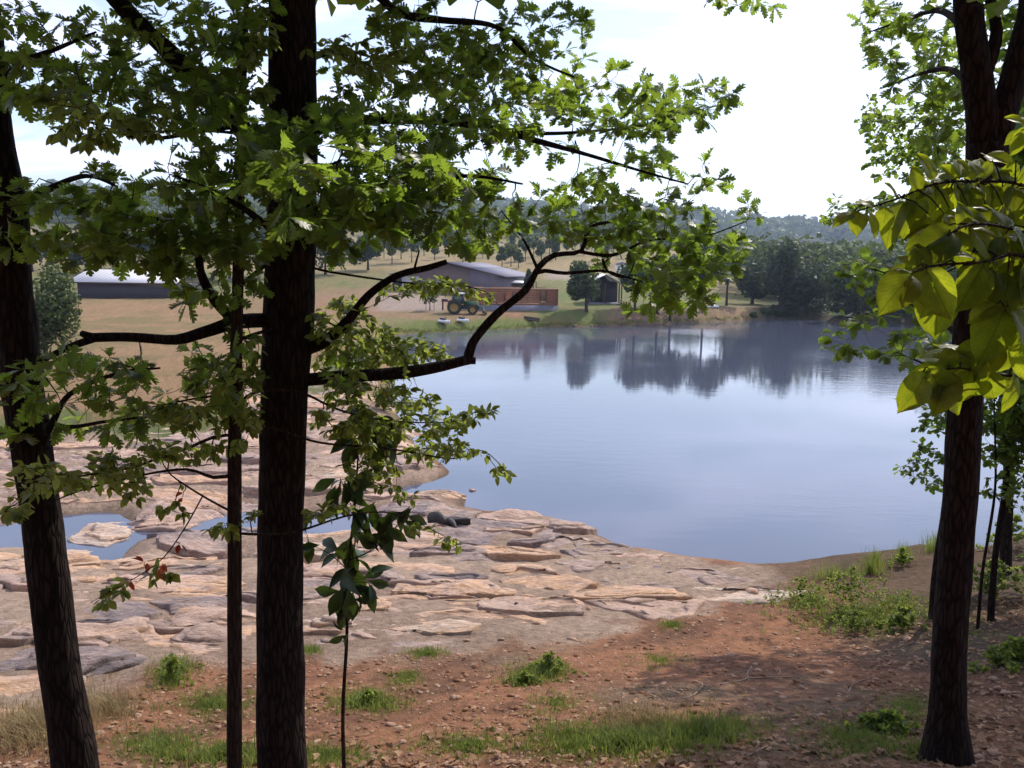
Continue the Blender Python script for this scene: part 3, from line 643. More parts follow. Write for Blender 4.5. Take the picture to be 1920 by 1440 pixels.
def leaves_join(kind, pos, rot, size, name, mat, parent, r_):
    Vs = []; Fs = []; Ts = []; off = 0; K = len(TEMPL[kind]); pick = r_.integers(0, K, len(pos))
    for k in range(K):
        s = pick == k
        if not s.any(): continue
        tv, tf, _ = TEMPL[kind][k]
        W = np.einsum('nij,vj->nvi', rot[s] * size[s][:, None, None], tv) + pos[s][:, None, :]
        n = s.sum(); Vs.append(W.reshape(-1, 3)); Fs.append((tf[None] + (np.arange(n) * len(tv))[:, None, None] + off).reshape(-1, 4)); off += n * len(tv)
        Ts.append(np.repeat(r_.random(n), len(tv)))
    return mobj(name, np.vstack(Vs), np.vstack(Fs), MAT[mat], parent, smooth=True, tint=np.concatenate(Ts))

class Tree:
    """a near tree: trunk and limbs given as lines, twigs grown from them to the leaf clusters"""
    def __init__(s, name, base, label, cat='tree', group=None, seed=0):
        s.root = empty(name, base, label, cat, group); s.nodes = []; s.r = np.random.default_rng(seed); s.seed = seed
        s.tw = MB(); s.L = {}
    def limb(s, name, pts, rad, mat='oak_bark', n=10, step=0.12, rough=0.10, lump=0.08, node=True):
        p, q = smooth_path(pts, rad, step)
        V, F = tube(p, q, n, rough, s.seed + len(s.nodes), lump=lump)
        o = mobj(name, V, F, MAT[mat], s.root, smooth=True)
        if node: s.nodes += [(a, b) for a, b in zip(p, q)]
        return o
    def grow(s, tips, kind, mat, size, per=6, spread=0.9, up=1.0, along=2, side=None, thick=1.0, hang=0.15):
        """grow a twig to each tip and set leaves on its end"""
        tips = np.asarray(tips, float); r_ = s.r
        N_ = np.array([a for a, _ in s.nodes]); Rr = np.array([b for _, b in s.nodes])
        dist = np.array([np.min(((N_ - t) ** 2).sum(1)) for t in tips])
        pos = []; ax = []; nr = []
        for k in np.argsort(dist):
            t = tips[k]; dd = ((N_ - t) ** 2).sum(1); i = int(np.argmin(dd)); a = N_[i]; ra = min(Rr[i], 0.02 * thick)
            Ln = math.sqrt(dd[i]) + 1e-6
            m1 = a + (t - a) * 0.35 + r_.normal(0, 0.10, 3) * Ln + np.array([0, 0, 0.06 * Ln]); m2 = a + (t - a) * 0.7 + r_.normal(0, 0.07, 3) * Ln
            r0 = min(ra * 0.8, (0.0035 + 0.007 * min(Ln, 1.5)) * thick); r1 = 0.0022 * thick
            pp, qq = smooth_path([a, m1, m2, t], [r0, r0 * 0.75 + r1 * .25, r0 * 0.4 + r1 * .6, r1], max(0.1, Ln / 6))
            V, F = tube(pp, qq, 5 if r0 > 0.006 else 4, caps=False); s.tw.add(V, F)
            N_ = np.vstack([N_, pp[1:]]); Rr = np.r_[Rr, qq[1:]]
            td = (t - m2); td /= np.linalg.norm(td) + 1e-9
            for w in range(per + along):
                f = 1.0 if w < per else r_.uniform(0.45, 0.95)
                p0 = pp[-1] if f == 1.0 else pp[int(f * (len(pp) - 1))]
                rd = r_.normal(0, 1, 3); rd[2] *= 0.55
                a_ = td * r_.uniform(0.1, 0.8) + rd * spread * 0.6 + np.array([0, 0, -hang])
                pos.append(p0); ax.append(a_); nr.append(np.array([0, 0, up]) + r_.normal(0, 0.55, 3))
        s.nodes = list(zip(N_, Rr))
        pos = np.array(pos); ax = np.array(ax); nr = np.array(nr)
        sz = size * r_.uniform(0.62, 1.18, len(pos))
        s.L.setdefault((kind, mat), []).append((pos, frames(ax, nr), sz))
    def clusters(s, cl, kind, mat, size, dens=1.0, per=6, **kw):
        tips = []
        for c in cl:
            u, v, ru, rv, Y = c[:5]; dY = c[5] if len(c) > 5 else 0.45; dm = c[6] if len(c) > 6 else 1.0
            n = max(1, int(round(dens * dm * math.pi * ru * rv / 2600 * (Y / 6.0) ** 2 * (0.16 / size) ** 2 * 6 / per)))
            for _ in range(n):
                a = s.r.uniform(0, 6.283); q = math.sqrt(s.r.random()) * 0.95
                tips.append(P(u + ru * q * math.cos(a), v + rv * q * math.sin(a), Y + s.r.normal(0, dY)))
        s.grow(tips, kind, mat, size, per, **kw)
    def finish(s, twig_mat='twig_bark', single=300, single_name='leaf', crown='crown'):
        if s.tw.V: mobj('twigs', s.tw.V, s.tw.F, MAT[twig_mat], s.root, smooth=True)['kind'] = 'stuff'
        tot = 0; left = single
        for (kind, mat), parts in s.L.items():
            pos = np.vstack([a for a, _, _ in parts]); rot = np.vstack([b for _, b, _ in parts]); sz = np.concatenate([c for _, _, c in parts])
            tot += len(pos)
            uv = pix(pos); inn = (uv[:, 0] > 0) & (uv[:, 0] < 1920) & (uv[:, 1] > 0) & (uv[:, 1] < 1440) & (pos[:, 1] > 0.3)
            key = np.where(inn, sz / np.maximum(pos[:, 1], 0.3), 0)
            o_ = np.argsort(-key); k = min(left, int(inn.sum())); left -= k
            for i in o_[:k]:
                me = leaf_mesh(kind, int(s.r.integers(0, len(TEMPL[kind]))), mat)
                M4 = Matrix(np.c_[np.r_[rot[i] * sz[i], [[0, 0, 0]]], np.r_[pos[i], 1]].tolist())
                inst(single_name, me, s.root, M4)
            rest = o_[k:]
            if len(rest): leaves_join(kind, pos[rest], rot[rest], sz[rest], crown, mat, s.root, s.r)['kind'] = 'stuff'
        print(s.root.name, 'leaves', tot)
        return s.root
def PL(l): return [P(u, v, Y) for u, v, Y in l]

# ---- far trees: trunk, limbs and a crown of leaf clumps
def crown_cards(r_, centre, rx, ry, rz, n, size, lobes=9, fill=0.35, taper=0.0):
    lc = []; 
    for k in range(lobes):
        a = r_.uniform(0, 6.283); h = r_.uniform(-0.75, 0.85); q = math.sqrt(max(0, 1 - h * h)) * r_.uniform(0.3, 0.75)
        lc.append((q * math.cos(a) * (1 - taper * (h + 1) / 2), q * math.sin(a) * (1 - taper * (h + 1) / 2), h * 0.72, r_.uniform(0.30, 0.52) * (1 - 0.5 * taper * (h + 1) / 2)))
    lc.append((0, 0, 0, 0.6)); lc = np.array(lc)
    k = r_.integers(0, len(lc), n); d = r_.normal(0, 1, (n, 3)); d /= np.linalg.norm(d, axis=1, keepdims=True)
    q = np.where(r_.random(n) < fill, r_.random(n) ** 0.5, r_.uniform(0.85, 1.08, n))
    p = lc[k, :3] + d * (lc[k, 3] * q)[:, None]
    p = p * np.array([rx, ry, rz]) + np.array(centre)
    nr = d + r_.normal(0, 0.6, (n, 3)); ax = np.cross(nr, r_.normal(0, 1, (n, 3)))
    rot = frames(ax, nr); sz = size * r_.uniform(0.6, 1.4, n)
    q4 = np.array([[-0.5, -0.1, 0], [0.15, -0.55, 0.12], [0.5, 0.2, 0], [-0.1, 0.6, -0.1]])
    W = np.einsum('nij,vj->nvi', rot * sz[:, None, None], q4) + p[:, None, :]
    return W.reshape(-1, 3), np.arange(n * 4).reshape(-1, 4), np.repeat(r_.random(n), 4)
def far_tree(name, base, h, w, label, seed=0, n=1500, size=0.32, mat='far_leaf', trunk=0.3, tr=0.12, group=None, taper=0.0, lobes=10, cat='tree', lean=0.0, depth=None):
    r_ = np.random.default_rng(seed); base = np.array(base, float)
    root = empty(name, base, label, cat, group)
    ch = h * (1 - trunk); cz = base + np.array([lean, 0, h * trunk + ch * 0.48])
    mb = MB(); pts = [base - np.array([0, 0, 0.2]), base + np.array([lean * .2, 0, h * trunk * 0.5]), base + np.array([lean * .6, 0, h * trunk]), cz + np.array([0, 0, ch * 0.28])]
    pp, qq = smooth_path(pts, [tr * 1.3, tr, tr * 0.85, tr * 0.25], 0.5); V, F = tube(pp, qq, 7); mb.add(V, F)
    for k in range(6):
        a = r_.uniform(0, 6.283); st = pp[int(len(pp) * r_.uniform(0.45, 0.75))]; en = cz + np.array([math.cos(a) * w * 0.36, math.sin(a) * w * 0.36, r_.uniform(-0.3, 0.3) * ch])
        V, F = tube([st, (st + en) / 2 + np.array([0, 0, -0.1]), en], [tr * 0.5, tr * 0.33, tr * 0.12], 5); mb.add(V, F)
    mb.build('trunk', MAT['far_bark'], root, True)
    V, F, T = crown_cards(r_, cz, w / 2, (depth or w) / 2, ch / 2, n, size, lobes, taper=taper)
    c = mobj('crown', V, F, MAT[mat], root, tint=T); c['kind'] = 'stuff'
    return root
# ---------------------------------------------------------------- the far shore
simple('white_roof', (0.62, 0.60, 0.60), 0.38, 0.5, 0.06, 0.5)
simple('grey_roof', (0.20, 0.19, 0.23), 0.75, 0.25, 0.08, 0.5)
simple('dark_siding', (0.060, 0.055, 0.070), 0.7, 0.3, 0.15, 2.0, stretch=(4, 4, 0.3))
simple('brown_siding', (0.13, 0.095, 0.085), 0.7, 0.3, 0.15, 2.0, stretch=(4, 4, 0.3))
simple('grey_siding', (0.14, 0.125, 0.15), 0.7, 0.3, 0.12, 2.0, stretch=(4, 4, 0.3))
simple('pale_panel', (0.36, 0.36, 0.40), 0.6, 0.3, 0.08, 1.0)
simple('shadow_gap', (0.03, 0.03, 0.03), 0.9, 0.1)
simple('post_wood', (0.10, 0.072, 0.055), 0.8, 0.2, 0.25, 8)
simple('lumber', (0.58, 0.45, 0.29), 0.75, 0.25, 0.15, 6)
simple('log_wood', (0.28, 0.125, 0.072), 0.75, 0.25, 0.3, 5, bump=0.3, stretch=(0.5, 1, 3))
simple('block_wall', (0.17, 0.17, 0.20), 0.85, 0.2, 0.12, 3)
simple('tractor_green', (0.025, 0.085, 0.03), 0.35, 0.5, 0.1, 2)
simple('wheel_yellow', (0.30, 0.21, 0.05), 0.5, 0.4, 0.1, 3)
simple('rubber', (0.035, 0.033, 0.032), 0.85, 0.2, 0.2, 6)
simple('cab_glass', (0.05, 0.06, 0.065), 0.08, 0.6, 0.05)
simple('white_paint', (0.78, 0.78, 0.76), 0.4, 0.5, 0.05, 2)
simple('black_plastic', (0.02, 0.02, 0.022), 0.45, 0.5, 0.1, 3)
simple('iron', (0.05, 0.048, 0.05), 0.5, 0.4, 0.2, 4)
simple('red_paint', (0.22, 0.03, 0.025), 0.4, 0.5, 0.1, 3)
def gnd(u, v, Y):                      # point of the land straight below the line (u, ...) at Y
    p = P(u, v, Y); return np.array([p[0], p[1], hgt(p[0], p[1])])

# long shed with the pale metal roof
A = P(146, 571, 112); B = P(330, 574, 112.5)
zb = min(hgt(A[0], A[1]), hgt(B[0], B[1])) ; zt = P(250, 531, 112)[2]; zr = P(300, 508, 118)[2]
shed = empty('metal_roof_shed', ((A[0] + B[0]) / 2, 115, zb), 'long dark shed under a pale metal roof at the edge of the brown field', 'shed')
Lx = B[0] - A[0]; cx = (A[0] + B[0]) / 2
MB().box((cx, 112.2, (zb + zt) / 2 - 0.1), (Lx, 0.15, zt - zb + 0.2)).build('wall', MAT['dark_siding'], shed)
MB().box((B[0] - 0.07, 117.5, (zb + zt) / 2), (0.15, 10.3, zt - zb)).build('wall', MAT['dark_siding'], shed)
MB().box((cx, 122.8, (zb + zt) / 2 - 0.1), (Lx, 0.15, zt - zb + 0.2)).build('wall', MAT['dark_siding'], shed)
x0, x1 = A[0] - 1.15, B[0] + 0.5
for sgn, y0 in ((1, 111.6), (-1, 123.4)):
    poly = [(x0, y0, zt), (x0, 117.5, zr), (x0, 117.5, zr + 0.08), (x0, y0, zt + 0.08)]
    rf = MB().prism(poly, None, (x1 - x0, 0, 0)).build('roof', MAT['white_roof'], shed)
    if sgn == 1:
        for k in range(24):
            xx = x0 + 0.3 + k * (x1 - x0 - 0.6) / 23
            MB().prism([(xx - 0.03, y0, zt + 0.083), (xx - 0.03, 117.4, zr + 0.083), (xx - 0.03, 117.4, zr + 0.13), (xx - 0.03, y0, zt + 0.13)], None, (0.06, 0, 0)).build('roof_rib', MAT['white_roof'], rf)
MB().box((cx, 111.55, zt - 0.02), (x1 - x0, 0.08, 0.2)).build('eave_board', MAT['post_wood'], shed)
for yy in (111.9, 117.5, 123.0): MB().box((x0 + 0.25, yy, (zb + zt) / 2 + (0.4 if yy == 117.5 else 0)), (0.16, 0.16, zt - zb + (0.8 if yy == 117.5 else 0))).build('post', MAT['post_wood'], shed)

# workshop with the broken gable
ap = P(840, 556, 127); zw = 2.3; ax_ = np.array([0.971, -0.239, 0]); bx_ = np.array([0.239, 0.971, 0])
wsh = empty('workshop_building', (ap[0], ap[1], zw), 'large brown and grey metal workshop with a low gable roof behind the tractor', 'building')
Z = lambda v: P(860, v, 127)[2]
prof = [(-9.0, zw - 0.5), (8.8, zw - 0.5), (8.8, Z(518)), (3.3, Z(502)), (0, Z(493)), (-3.3, Z(501.6)), (-9.0, Z(517))]
pt = lambda s_, z, t=0.0: np.array([ap[0], ap[1], 0]) + ax_ * s_ + bx_ * t + np.array([0, 0, z])
MB().prism([pt(a, z) for a, z in prof], None, bx_ * 0.2).build('gable_wall', MAT['brown_siding'], wsh)
MB().prism([pt(a, z, 19.8) for a, z in prof], None, bx_ * 0.2).build('gable_wall', MAT['brown_siding'], wsh)
MB().prism([pt(8.8, zw - .5, 0.2), pt(8.8, Z(518), 0.2), pt(8.6, Z(518), 0.2), pt(8.6, zw - .5, 0.2)], None, bx_ * 19.6).build('side_wall', MAT['grey_siding'], wsh)
MB().prism([pt(-8.8, zw - .5, 0.2), pt(-8.8, Z(517), 0.2), pt(-9.0, Z(517), 0.2), pt(-9.0, zw - .5, 0.2)], None, bx_ * 19.6).build('side_wall', MAT['grey_siding'], wsh)
MB().prism([pt(3.4, zw, -0.03), pt(8.85, zw, -0.03), pt(8.85, Z(519.5), -0.03), pt(3.4, Z(504), -0.03)], None, bx_ * 0.025).build('lean_to_front', MAT['grey_siding'], wsh)
for (a, za), (b_, zb_) in (((0, Z(493)), (3.35, Z(502.2))), ((3.3, Z(502)), (9.2, Z(518.6))), ((0, Z(493)), (-3.35, Z(501.8))), ((-3.3, Z(501.6)), (-9.4, Z(517.6)))):
    MB().prism([pt(a, za + 0.02, -0.5), pt(b_, zb_ + 0.02, -0.5), pt(b_, zb_ + 0.14, -0.5), pt(a, za + 0.14, -0.5)], None, bx_ * 21).build('roof', MAT['grey_roof'], wsh)
dr = MB().box(pt(-6.0, zw + 1.5, -0.06), (2.8, 0.08, 3.0), math.atan2(ax_[1], ax_[0])).build('door', MAT['pale_panel'], wsh)
MB().box(pt(-4.9, zw + 1.4, -0.12), (0.08, 0.06, 0.3), math.atan2(ax_[1], ax_[0])).build('handle', MAT['iron'], dr)
MB().box(pt(-8.0, zw + 1.6, -0.05), (1.6, 0.06, 3.2), math.atan2(ax_[1], ax_[0])).build('doorway', MAT['shadow_gap'], wsh)
MB().box(pt(-2.0, zw + 1.2, -0.05), (4.2, 0.06, 2.4), math.atan2(ax_[1], ax_[0])).build('roller_door', MAT['pale_panel'], wsh)
# annex at its right
an = P(965, 545, 131)
ann = empty('lean_to_annex', (an[0], an[1], 2.4), 'low grey annex with a pale porch roof beside the workshop', 'building')
MB().box((an[0] + 0.2, an[1] + 2, (2.2 + P(965, 520, 131)[2]) / 2), (4.2, 4, P(965, 520, 131)[2] - 2.2)).build('wall', MAT['grey_siding'], ann)
zt_ = P(965, 519, 131)[2]
MB().prism([(an[0] - 2.0, an[1] - 0.2, zt_ - 0.05), (an[0] - 2.0, an[1] + 4.2, zt_ + 0.3), (an[0] - 2.0, an[1] + 4.2, zt_ + 0.4), (an[0] - 2.0, an[1] - 0.2, zt_ + 0.05)], None, (4.5, 0, 0)).build('roof', MAT['grey_roof'], ann)
zt_ = P(965, 531, 129)[2]
MB().prism([(an[0] - 2.0, an[1] - 2.2, zt_), (an[0] - 2.0, an[1] - 0.0, zt_ + 0.45), (an[0] - 2.0, an[1] - 0.0, zt_ + 0.53), (an[0] - 2.0, an[1] - 2.2, zt_ + 0.08)], None, (4.4, 0, 0)).build('porch_roof', MAT['white_roof'], ann)
for dx in (-1.8, 2.2): MB().box((an[0] + dx, an[1] - 2.0, (zt_ + 2.2) / 2), (0.14, 0.14, zt_ - 2.2)).build('post', MAT['post_wood'], ann)

# log cabin shell under construction
cl = P(884, 590, 102.0); cr = P(1046, 585, 103.5)
dvec = np.array([cr[0] - cl[0], cr[1] - cl[1]]); CL = np.linalg.norm(dvec); ca_ = math.atan2(dvec[1], dvec[0]); da = np.array([*(dvec / CL), 0]); db = np.array([-da[1], da[0], 0])
zf0 = 0.9; zf1 = P(965, 572, 102.7)[2]; zl1 = P(965, 541, 102.7)[2]
cab = empty('log_cabin', ((cl[0] + cr[0]) / 2, 102.7 + 3, zf0), 'unfinished roofless log cabin on a grey block foundation by the water', 'cabin')
c0 = np.array([cl[0], cl[1], 0])
def cpt(s_, t, z): return c0 + da * s_ + db * t + np.array([0, 0, z])
CD = 7.5
def fwall(s0, t0, s1, t1, z0, z1, th, name, mat, par=None):
    a = cpt(s0, t0, 0); b_ = cpt(s1, t1, 0); c_ = (a + b_) / 2; l_ = np.linalg.norm(b_ - a)
    return MB().box((c_[0], c_[1], (z0 + z1) / 2), (l_, th, z1 - z0), math.atan2(b_[1] - a[1], b_[0] - a[0])).build(name, MAT[mat], par or cab)
for w in ((0, 0, CL, 0), (CL - .1, 0.1, CL - .1, CD), (0, CD, CL, CD), (.1, 0.1, .1, CD)): fwall(*w, zf0 - .6, zf1, 0.3, 'foundation', 'block_wall')
fwall(0.1, CD / 2, CL - .1, CD / 2, zf1 - 0.1, zf1 + 0.02, CD - 0.3, 'floor_deck', 'lumber')
nl = 9; lh = (zl1 - zf1) / nl
win = [(4.1, 5.0, 2, 7), (5.4, 5.9, 2, 7), (8.5, 9.15, 2, 8)]
for k in range(nl):
    z0 = zf1 + k * lh; segs = [(0.0, CL)]
    for a, b_, k0, k1 in win:
        if k0 <= k < k1: segs = [q for s_ in segs for q in (((s_[0], a), (b_, s_[1])) if s_[0] < a < s_[1] else (s_,))]
    for a, b_ in segs: fwall(a, 0.02 * (k % 2), b_, 0.02 * (k % 2), z0 + 0.01, z0 + lh - 0.012, 0.2, 'log', 'log_wood')
    for s_ in (CL - 0.1, 0.1): fwall(s_, 0.12, s_, CD - .12, z0 + 0.01, z0 + lh - 0.012, 0.2, 'log', 'log_wood')
    for a, b_ in ((0, 2.2), (3.4, 7.0), (9.2, CL)): fwall(a, CD, b_, CD, z0 + 0.01, z0 + lh - 0.012, 0.2, 'log', 'log_wood')
for a, b_, k0, k1 in win:
    w_ = fwall(a - .05, -0.06, b_ + .05, -0.06, zf1 + k0 * lh - 0.08, zf1 + k0 * lh, 0.3, 'window_sill', 'lumber')
    for s_ in (a, b_): fwall(s_ - .05, -0.04, s_ + .05, -0.04, zf1 + k0 * lh, zf1 + k1 * lh, 0.24, 'window_frame', 'post_wood')
fwall(0, 0, CL, 0, zl1, zl1 + 0.07, 0.26, 'top_plate', 'lumber')
for s_ in (8.2, 8.55): fwall(s_, 4, s_ + .1, 4, zl1 - 1.5, zl1 + 0.75, 0.12, 'stud', 'post_wood')
fwall(8.2, 4, 8.65, 4, zl1 + 0.75, zl1 + 0.83, 0.12, 'stud', 'post_wood')

# tractor
def wheel(c, r, w, parent, name='wheel'):
    n = 26; mb = MB()
    th = np.arange(n) * 2 * math.pi / n
    prof_ = [(r * 0.62, -w / 2), (r * 0.93, -w / 2), (r, -w * 0.32), (r, w * 0.32), (r * 0.93, w / 2), (r * 0.62, w / 2)]
    V = [(c[0] + q * math.cos(a), c[1] + y, c[2] + q * math.sin(a)) for a in th for q, y in prof_]; m_ = len(prof_)
    F = [(i * m_ + k, i * m_ + (k + 1) % m_, ((i + 1) % n) * m_ + (k + 1) % m_, ((i + 1) % n) * m_ + k) for i in range(n) for k in range(m_)]
    mb.add(V, F)
    for i in range(n):                 # lugs
        a = th[i]; s_ = 1 if i % 2 else -1
        mb.box((c[0] + math.cos(a) * r * 1.01, c[1] + s_ * w * 0.2, c[2] + math.sin(a) * r * 1.01), (0.07, w * 0.5, 0.07), 0, -a)
    t_ = mb.build(name, MAT['rubber'], parent)
    rb = MB(); pr = [(0.02, 0.05), (r * 0.3, 0.08), (r * 0.5, 0.02), (r * 0.61, w * 0.42), (r * 0.64, w * 0.48)]
    for sg in (-1, 1):
        V = [(c[0] + q * math.cos(a), c[1] + sg * (y * 1.0), c[2] + q * math.sin(a)) for a in th for q, y in pr]; m_ = len(pr)
        rb.add(V, [(i * m_ + k, i * m_ + k + 1, ((i + 1) % n) * m_ + k + 1, ((i + 1) % n) * m_ + k) for i in range(n) for k in range(m_ - 1)])
    rb.build('rim', MAT['wheel_yellow'], t_); return t_
tp = gnd(868, 592, 97.0); tz = tp[2]; X0, Y0 = tp[0], tp[1]
trac = empty('tractor', (X0, Y0, tz), 'green farm tractor with yellow wheel rims parked in front of the log cabin', 'tractor')
S_ = 0.92
def T(x, y, z): return (X0 + x * S_, Y0 + y * S_, tz + z * S_)
wheel(T(-1.05, -0.85, 0.86), 0.86 * S_, 0.5 * S_, trac); wheel(T(-1.05, 0.85, 0.86), 0.86 * S_, 0.5 * S_, trac)
wheel(T(1.25, -0.8, 0.6), 0.6 * S_, 0.38 * S_, trac); wheel(T(1.25, 0.8, 0.6), 0.6 * S_, 0.38 * S_, trac)
def tbox(c, d, mat, name, tilt=0, par=None): return MB().box(T(*c), [q * S_ for q in d], 0, tilt).build(name, MAT[mat], par or trac)
hood = MB().prism([T(0.1, -0.36, 1.0), T(1.95, -0.33, 0.95), T(2.05, -0.33, 1.25), T(1.85, -0.33, 1.5), T(0.1, -0.36, 1.68)], None, (0, 0.72 * S_, 0)).build('hood', MAT['tractor_green'], trac)
tbox((2.06, 0, 1.2), (0.05, 0.5, 0.42), 'black_plastic', 'grille', par=hood)
tbox((0.4, 0, 0.85), (3.3, 0.5, 0.45), 'iron', 'chassis')
tbox((-1.05, 0, 0.86), (0.25, 1.5, 0.25), 'iron', 'axle'); tbox((1.25, 0, 0.6), (0.2, 1.4, 0.2), 'iron', 'axle')
for sg in (-1, 1):
    MB().prism([T(-1.9, sg * 0.75 - .2, 1.25), T(-1.7, sg * 0.75 - .2, 1.7), T(-1.2, sg * 0.75 - .2, 1.84), T(-0.5, sg * 0.75 - .2, 1.72), T(-0.2, sg * 0.75 - .2, 1.2), T(-0.3, sg * 0.75 - .2, 1.2), T(-0.55, sg * 0.75 - .2, 1.64), T(-1.2, sg * 0.75 - .2, 1.76), T(-1.64, sg * 0.75 - .2, 1.64), T(-1.82, sg * 0.75 - .2, 1.25)], None, (0, 0.4 * S_, 0)).build('fender', MAT['tractor_green'], trac)
cabn = MB().prism([T(-1.35, -0.62, 1.3), T(0.15, -0.62, 1.25), T(0.02, -0.58, 2.45), T(-1.25, -0.58, 2.45)], None, (0, 1.2 * S_, 0)).build('cab', MAT['cab_glass'], trac)
tbox((-0.62, 0, 2.55), (1.6, 1.4, 0.16), 'white_paint', 'cab_roof', par=cabn)
for x_, t_ in ((-1.32, -0.05), (-0.5, 0.0), (0.1, 0.1)):
    for y_ in (-0.63, 0.6): tbox((x_, y_, 1.85), (0.08, 0.06, 1.25), 'tractor_green', 'cab_pillar', t_ * -1, cabn)
MB().tube([T(0.95, -0.3, 1.5), T(0.95, -0.3, 2.35)], 0.04, 8).build('exhaust', MAT['iron'], trac)
tbox((-2.25, 0, 1.55), (0.9, 1.3, 0.12), 'red_paint', 'rear_rack'); tbox((-2.55, -0.5, 1.0), (0.1, 0.1, 1.2), 'iron', 'rear_rack_post'); tbox((-2.55, 0.5, 1.0), (0.1, 0.1, 1.2), 'iron', 'rear_rack_post')
tbox((-2.3, 0, 1.72), (0.7, 1.1, 0.25), 'iron', 'toolbox')
for y_ in (-0.5, 0.5): MB().tube([T(0.6, y_, 1.35), T(1.8, y_, 1.2), T(2.6, y_, 0.55)], 0.07 * S_, 6).build('loader_arm', MAT['tractor_green'], trac)
MB().prism([T(2.45, -0.9, 0.15), T(3.05, -0.9, 0.08), T(2.75, -0.9, 0.45), T(2.5, -0.9, 0.8)], None, (0, 1.8 * S_, 0)).build('bucket', MAT['iron'], trac)

# two small white boats drawn up on the grass
for k, (u, v, lb) in enumerate(((833, 608, 'small white boat with black seat on the grass, the left of the two'), (868, 606, 'small white boat with black seat on the grass, the right of the two'))):
    p = ground(u, v); bo = empty('small_boat', p, lb, 'boat', 'white boats drawn up on the far bank'); an_ = -0.55 if k == 0 else -0.5
    def bpnt(x, y, z):
        x *= 0.72; y *= 0.8; z *= 0.8
        return (p[0] + x * math.cos(an_) - y * math.sin(an_), p[1] + x * math.sin(an_) + y * math.cos(an_), p[2] + z + 0.12 - 0.10 * x)
    st = [(-0.95, 0.30, 0.34), (-0.8, 0.42, 0.40), (0.0, 0.45, 0.42), (0.6, 0.34, 0.48), (1.0, 0.05, 0.58)]
    V = []; F = []
    for x, w_, h_ in st: V += [bpnt(x, 0, 0.0), bpnt(x, -w_ * 0.75, 0.06), bpnt(x, -w_, h_ * 0.7), bpnt(x, -w_ * 0.6, h_), bpnt(x, w_ * 0.6, h_), bpnt(x, w_, h_ * 0.7), bpnt(x, w_ * 0.75, 0.06)]
    for a in range(4):
        for b_ in range(7): F.append((a * 7 + b_, a * 7 + (b_ + 1) % 7, a * 7 + 7 + (b_ + 1) % 7, a * 7 + 7 + b_))
    F += [tuple(range(7))[::-1], tuple(range(28, 35))]
    mobj('hull', V, F, MAT['white_paint'], bo)
    MB().add([bpnt(x, y, z) for z, sx in ((0.40, 1.0), (0.66, 0.8)) for x, y in ((-0.75 * sx, -0.2), (0.15 * sx, -0.2), (0.15 * sx, 0.2), (-0.75 * sx, 0.2))], [(0, 1, 2, 3)[::-1], (4, 5, 6, 7), (0, 1, 5, 4), (1, 2, 6, 5), (2, 3, 7, 6), (3, 0, 4, 7)]).build('seat', MAT['black_plastic'], bo)
    MB().tube([bpnt(0.25, 0, 0.42), bpnt(0.2, 0, 0.82)], 0.05, 6).build('steering_post', MAT['black_plastic'], bo)
    MB().tube([bpnt(0.2, -0.28, 0.82), bpnt(0.2, 0.28, 0.82)], 0.03, 6).build('handlebar', MAT['black_plastic'], bo)
# dark timbers by the water
p = ground(997, 602)
tb = empty('timber_stack', p, 'stack of dark round timbers lying on the far bank below the cabin', 'timber')
for k, (dy, dz) in enumerate(((-0.25, 0.1), (0.05, 0.12), (-0.1, 0.33))):
    MB().tube([p + np.array([-0.85, dy + .45, dz + 0.12]), p + np.array([0.9, dy - .45, dz - 0.02])], 0.13, 10).build('timber', MAT['post_wood'], tb)
# boards in front of the workshop
p = gnd(741, 552, 118)
lp = empty('lumber_pile', p, 'low pile of pale new boards in front of the workshop', 'lumber')
for k in range(5): MB().box((p[0] + 0.05 * k, p[1] - 0.5 + 0.25 * k, p[2] + 0.14), (2.6, 0.2, 0.12), 0.03 * (k - 2)).build('board', MAT['lumber'], lp)
for k in range(4): MB().box((p[0] - 0.05 * k, p[1] - 0.4 + 0.25 * k, p[2] + 0.27), (2.3, 0.2, 0.12), -0.04 * (k - 2)).build('board', MAT['lumber'], lp)

# picnic pavilion
pv = gnd(1148, 557, 113)
pav = empty('picnic_pavilion', pv, 'open picnic pavilion with a pale metal roof on dark posts', 'pavilion')
zt_ = P(1168, 534, 113)[2]; zr_ = P(1136, 514.5, 115)[2]
xr = P(1169, 534, 113)[0]; xm = P(1135, 514.5, 113)[0]; xl = 2 * xm - xr
for a, b_ in (((xm, zr_), (xr, zt_)), ((xm, zr_), (xl, zt_))):
    MB().prism([(a[0], pv[1] - 1, a[1]), (b_[0], pv[1] - 1, b_[1]), (b_[0], pv[1] - 1, b_[1] + 0.1), (a[0], pv[1] - 1, a[1] + 0.1)], None, (0, 6.0, 0)).build('roof', MAT['white_roof'], pav)
for x_ in (xr - 0.3, xm, xl + 0.3):
    for y_ in (-0.7, 2, 4.6): MB().box((x_, pv[1] + y_, (pv[2] + zt_) / 2), (0.17, 0.17, zt_ - pv[2] + 0.1)).build('post', MAT['post_wood'], pav)
MB().box((xm, pv[1] + 2, pv[2] + 0.03), (xr - xl - .3, 5.8, 0.12)).build('floor_slab', MAT['block_wall'], pav)
MB().prism([(xl + .3, pv[1] + 4.5, pv[2]), (xr - .3, pv[1] + 4.5, pv[2]), (xr - .3, pv[1] + 4.5, zt_ + .2), (xm, pv[1] + 4.5, zr_ - .05), (xl + .3, pv[1] + 4.5, zt_ + .2)], None, (0, 0.12, 0)).build('inside_shade_panel', MAT['dark_siding'], pav)  # dark panel added at the back to stand for the shade inside
pt_ = empty('picnic_table', (xr - 0.1, pv[1] - 1.6, pv[2]), 'pale wooden picnic table in front of the pavilion', 'table')
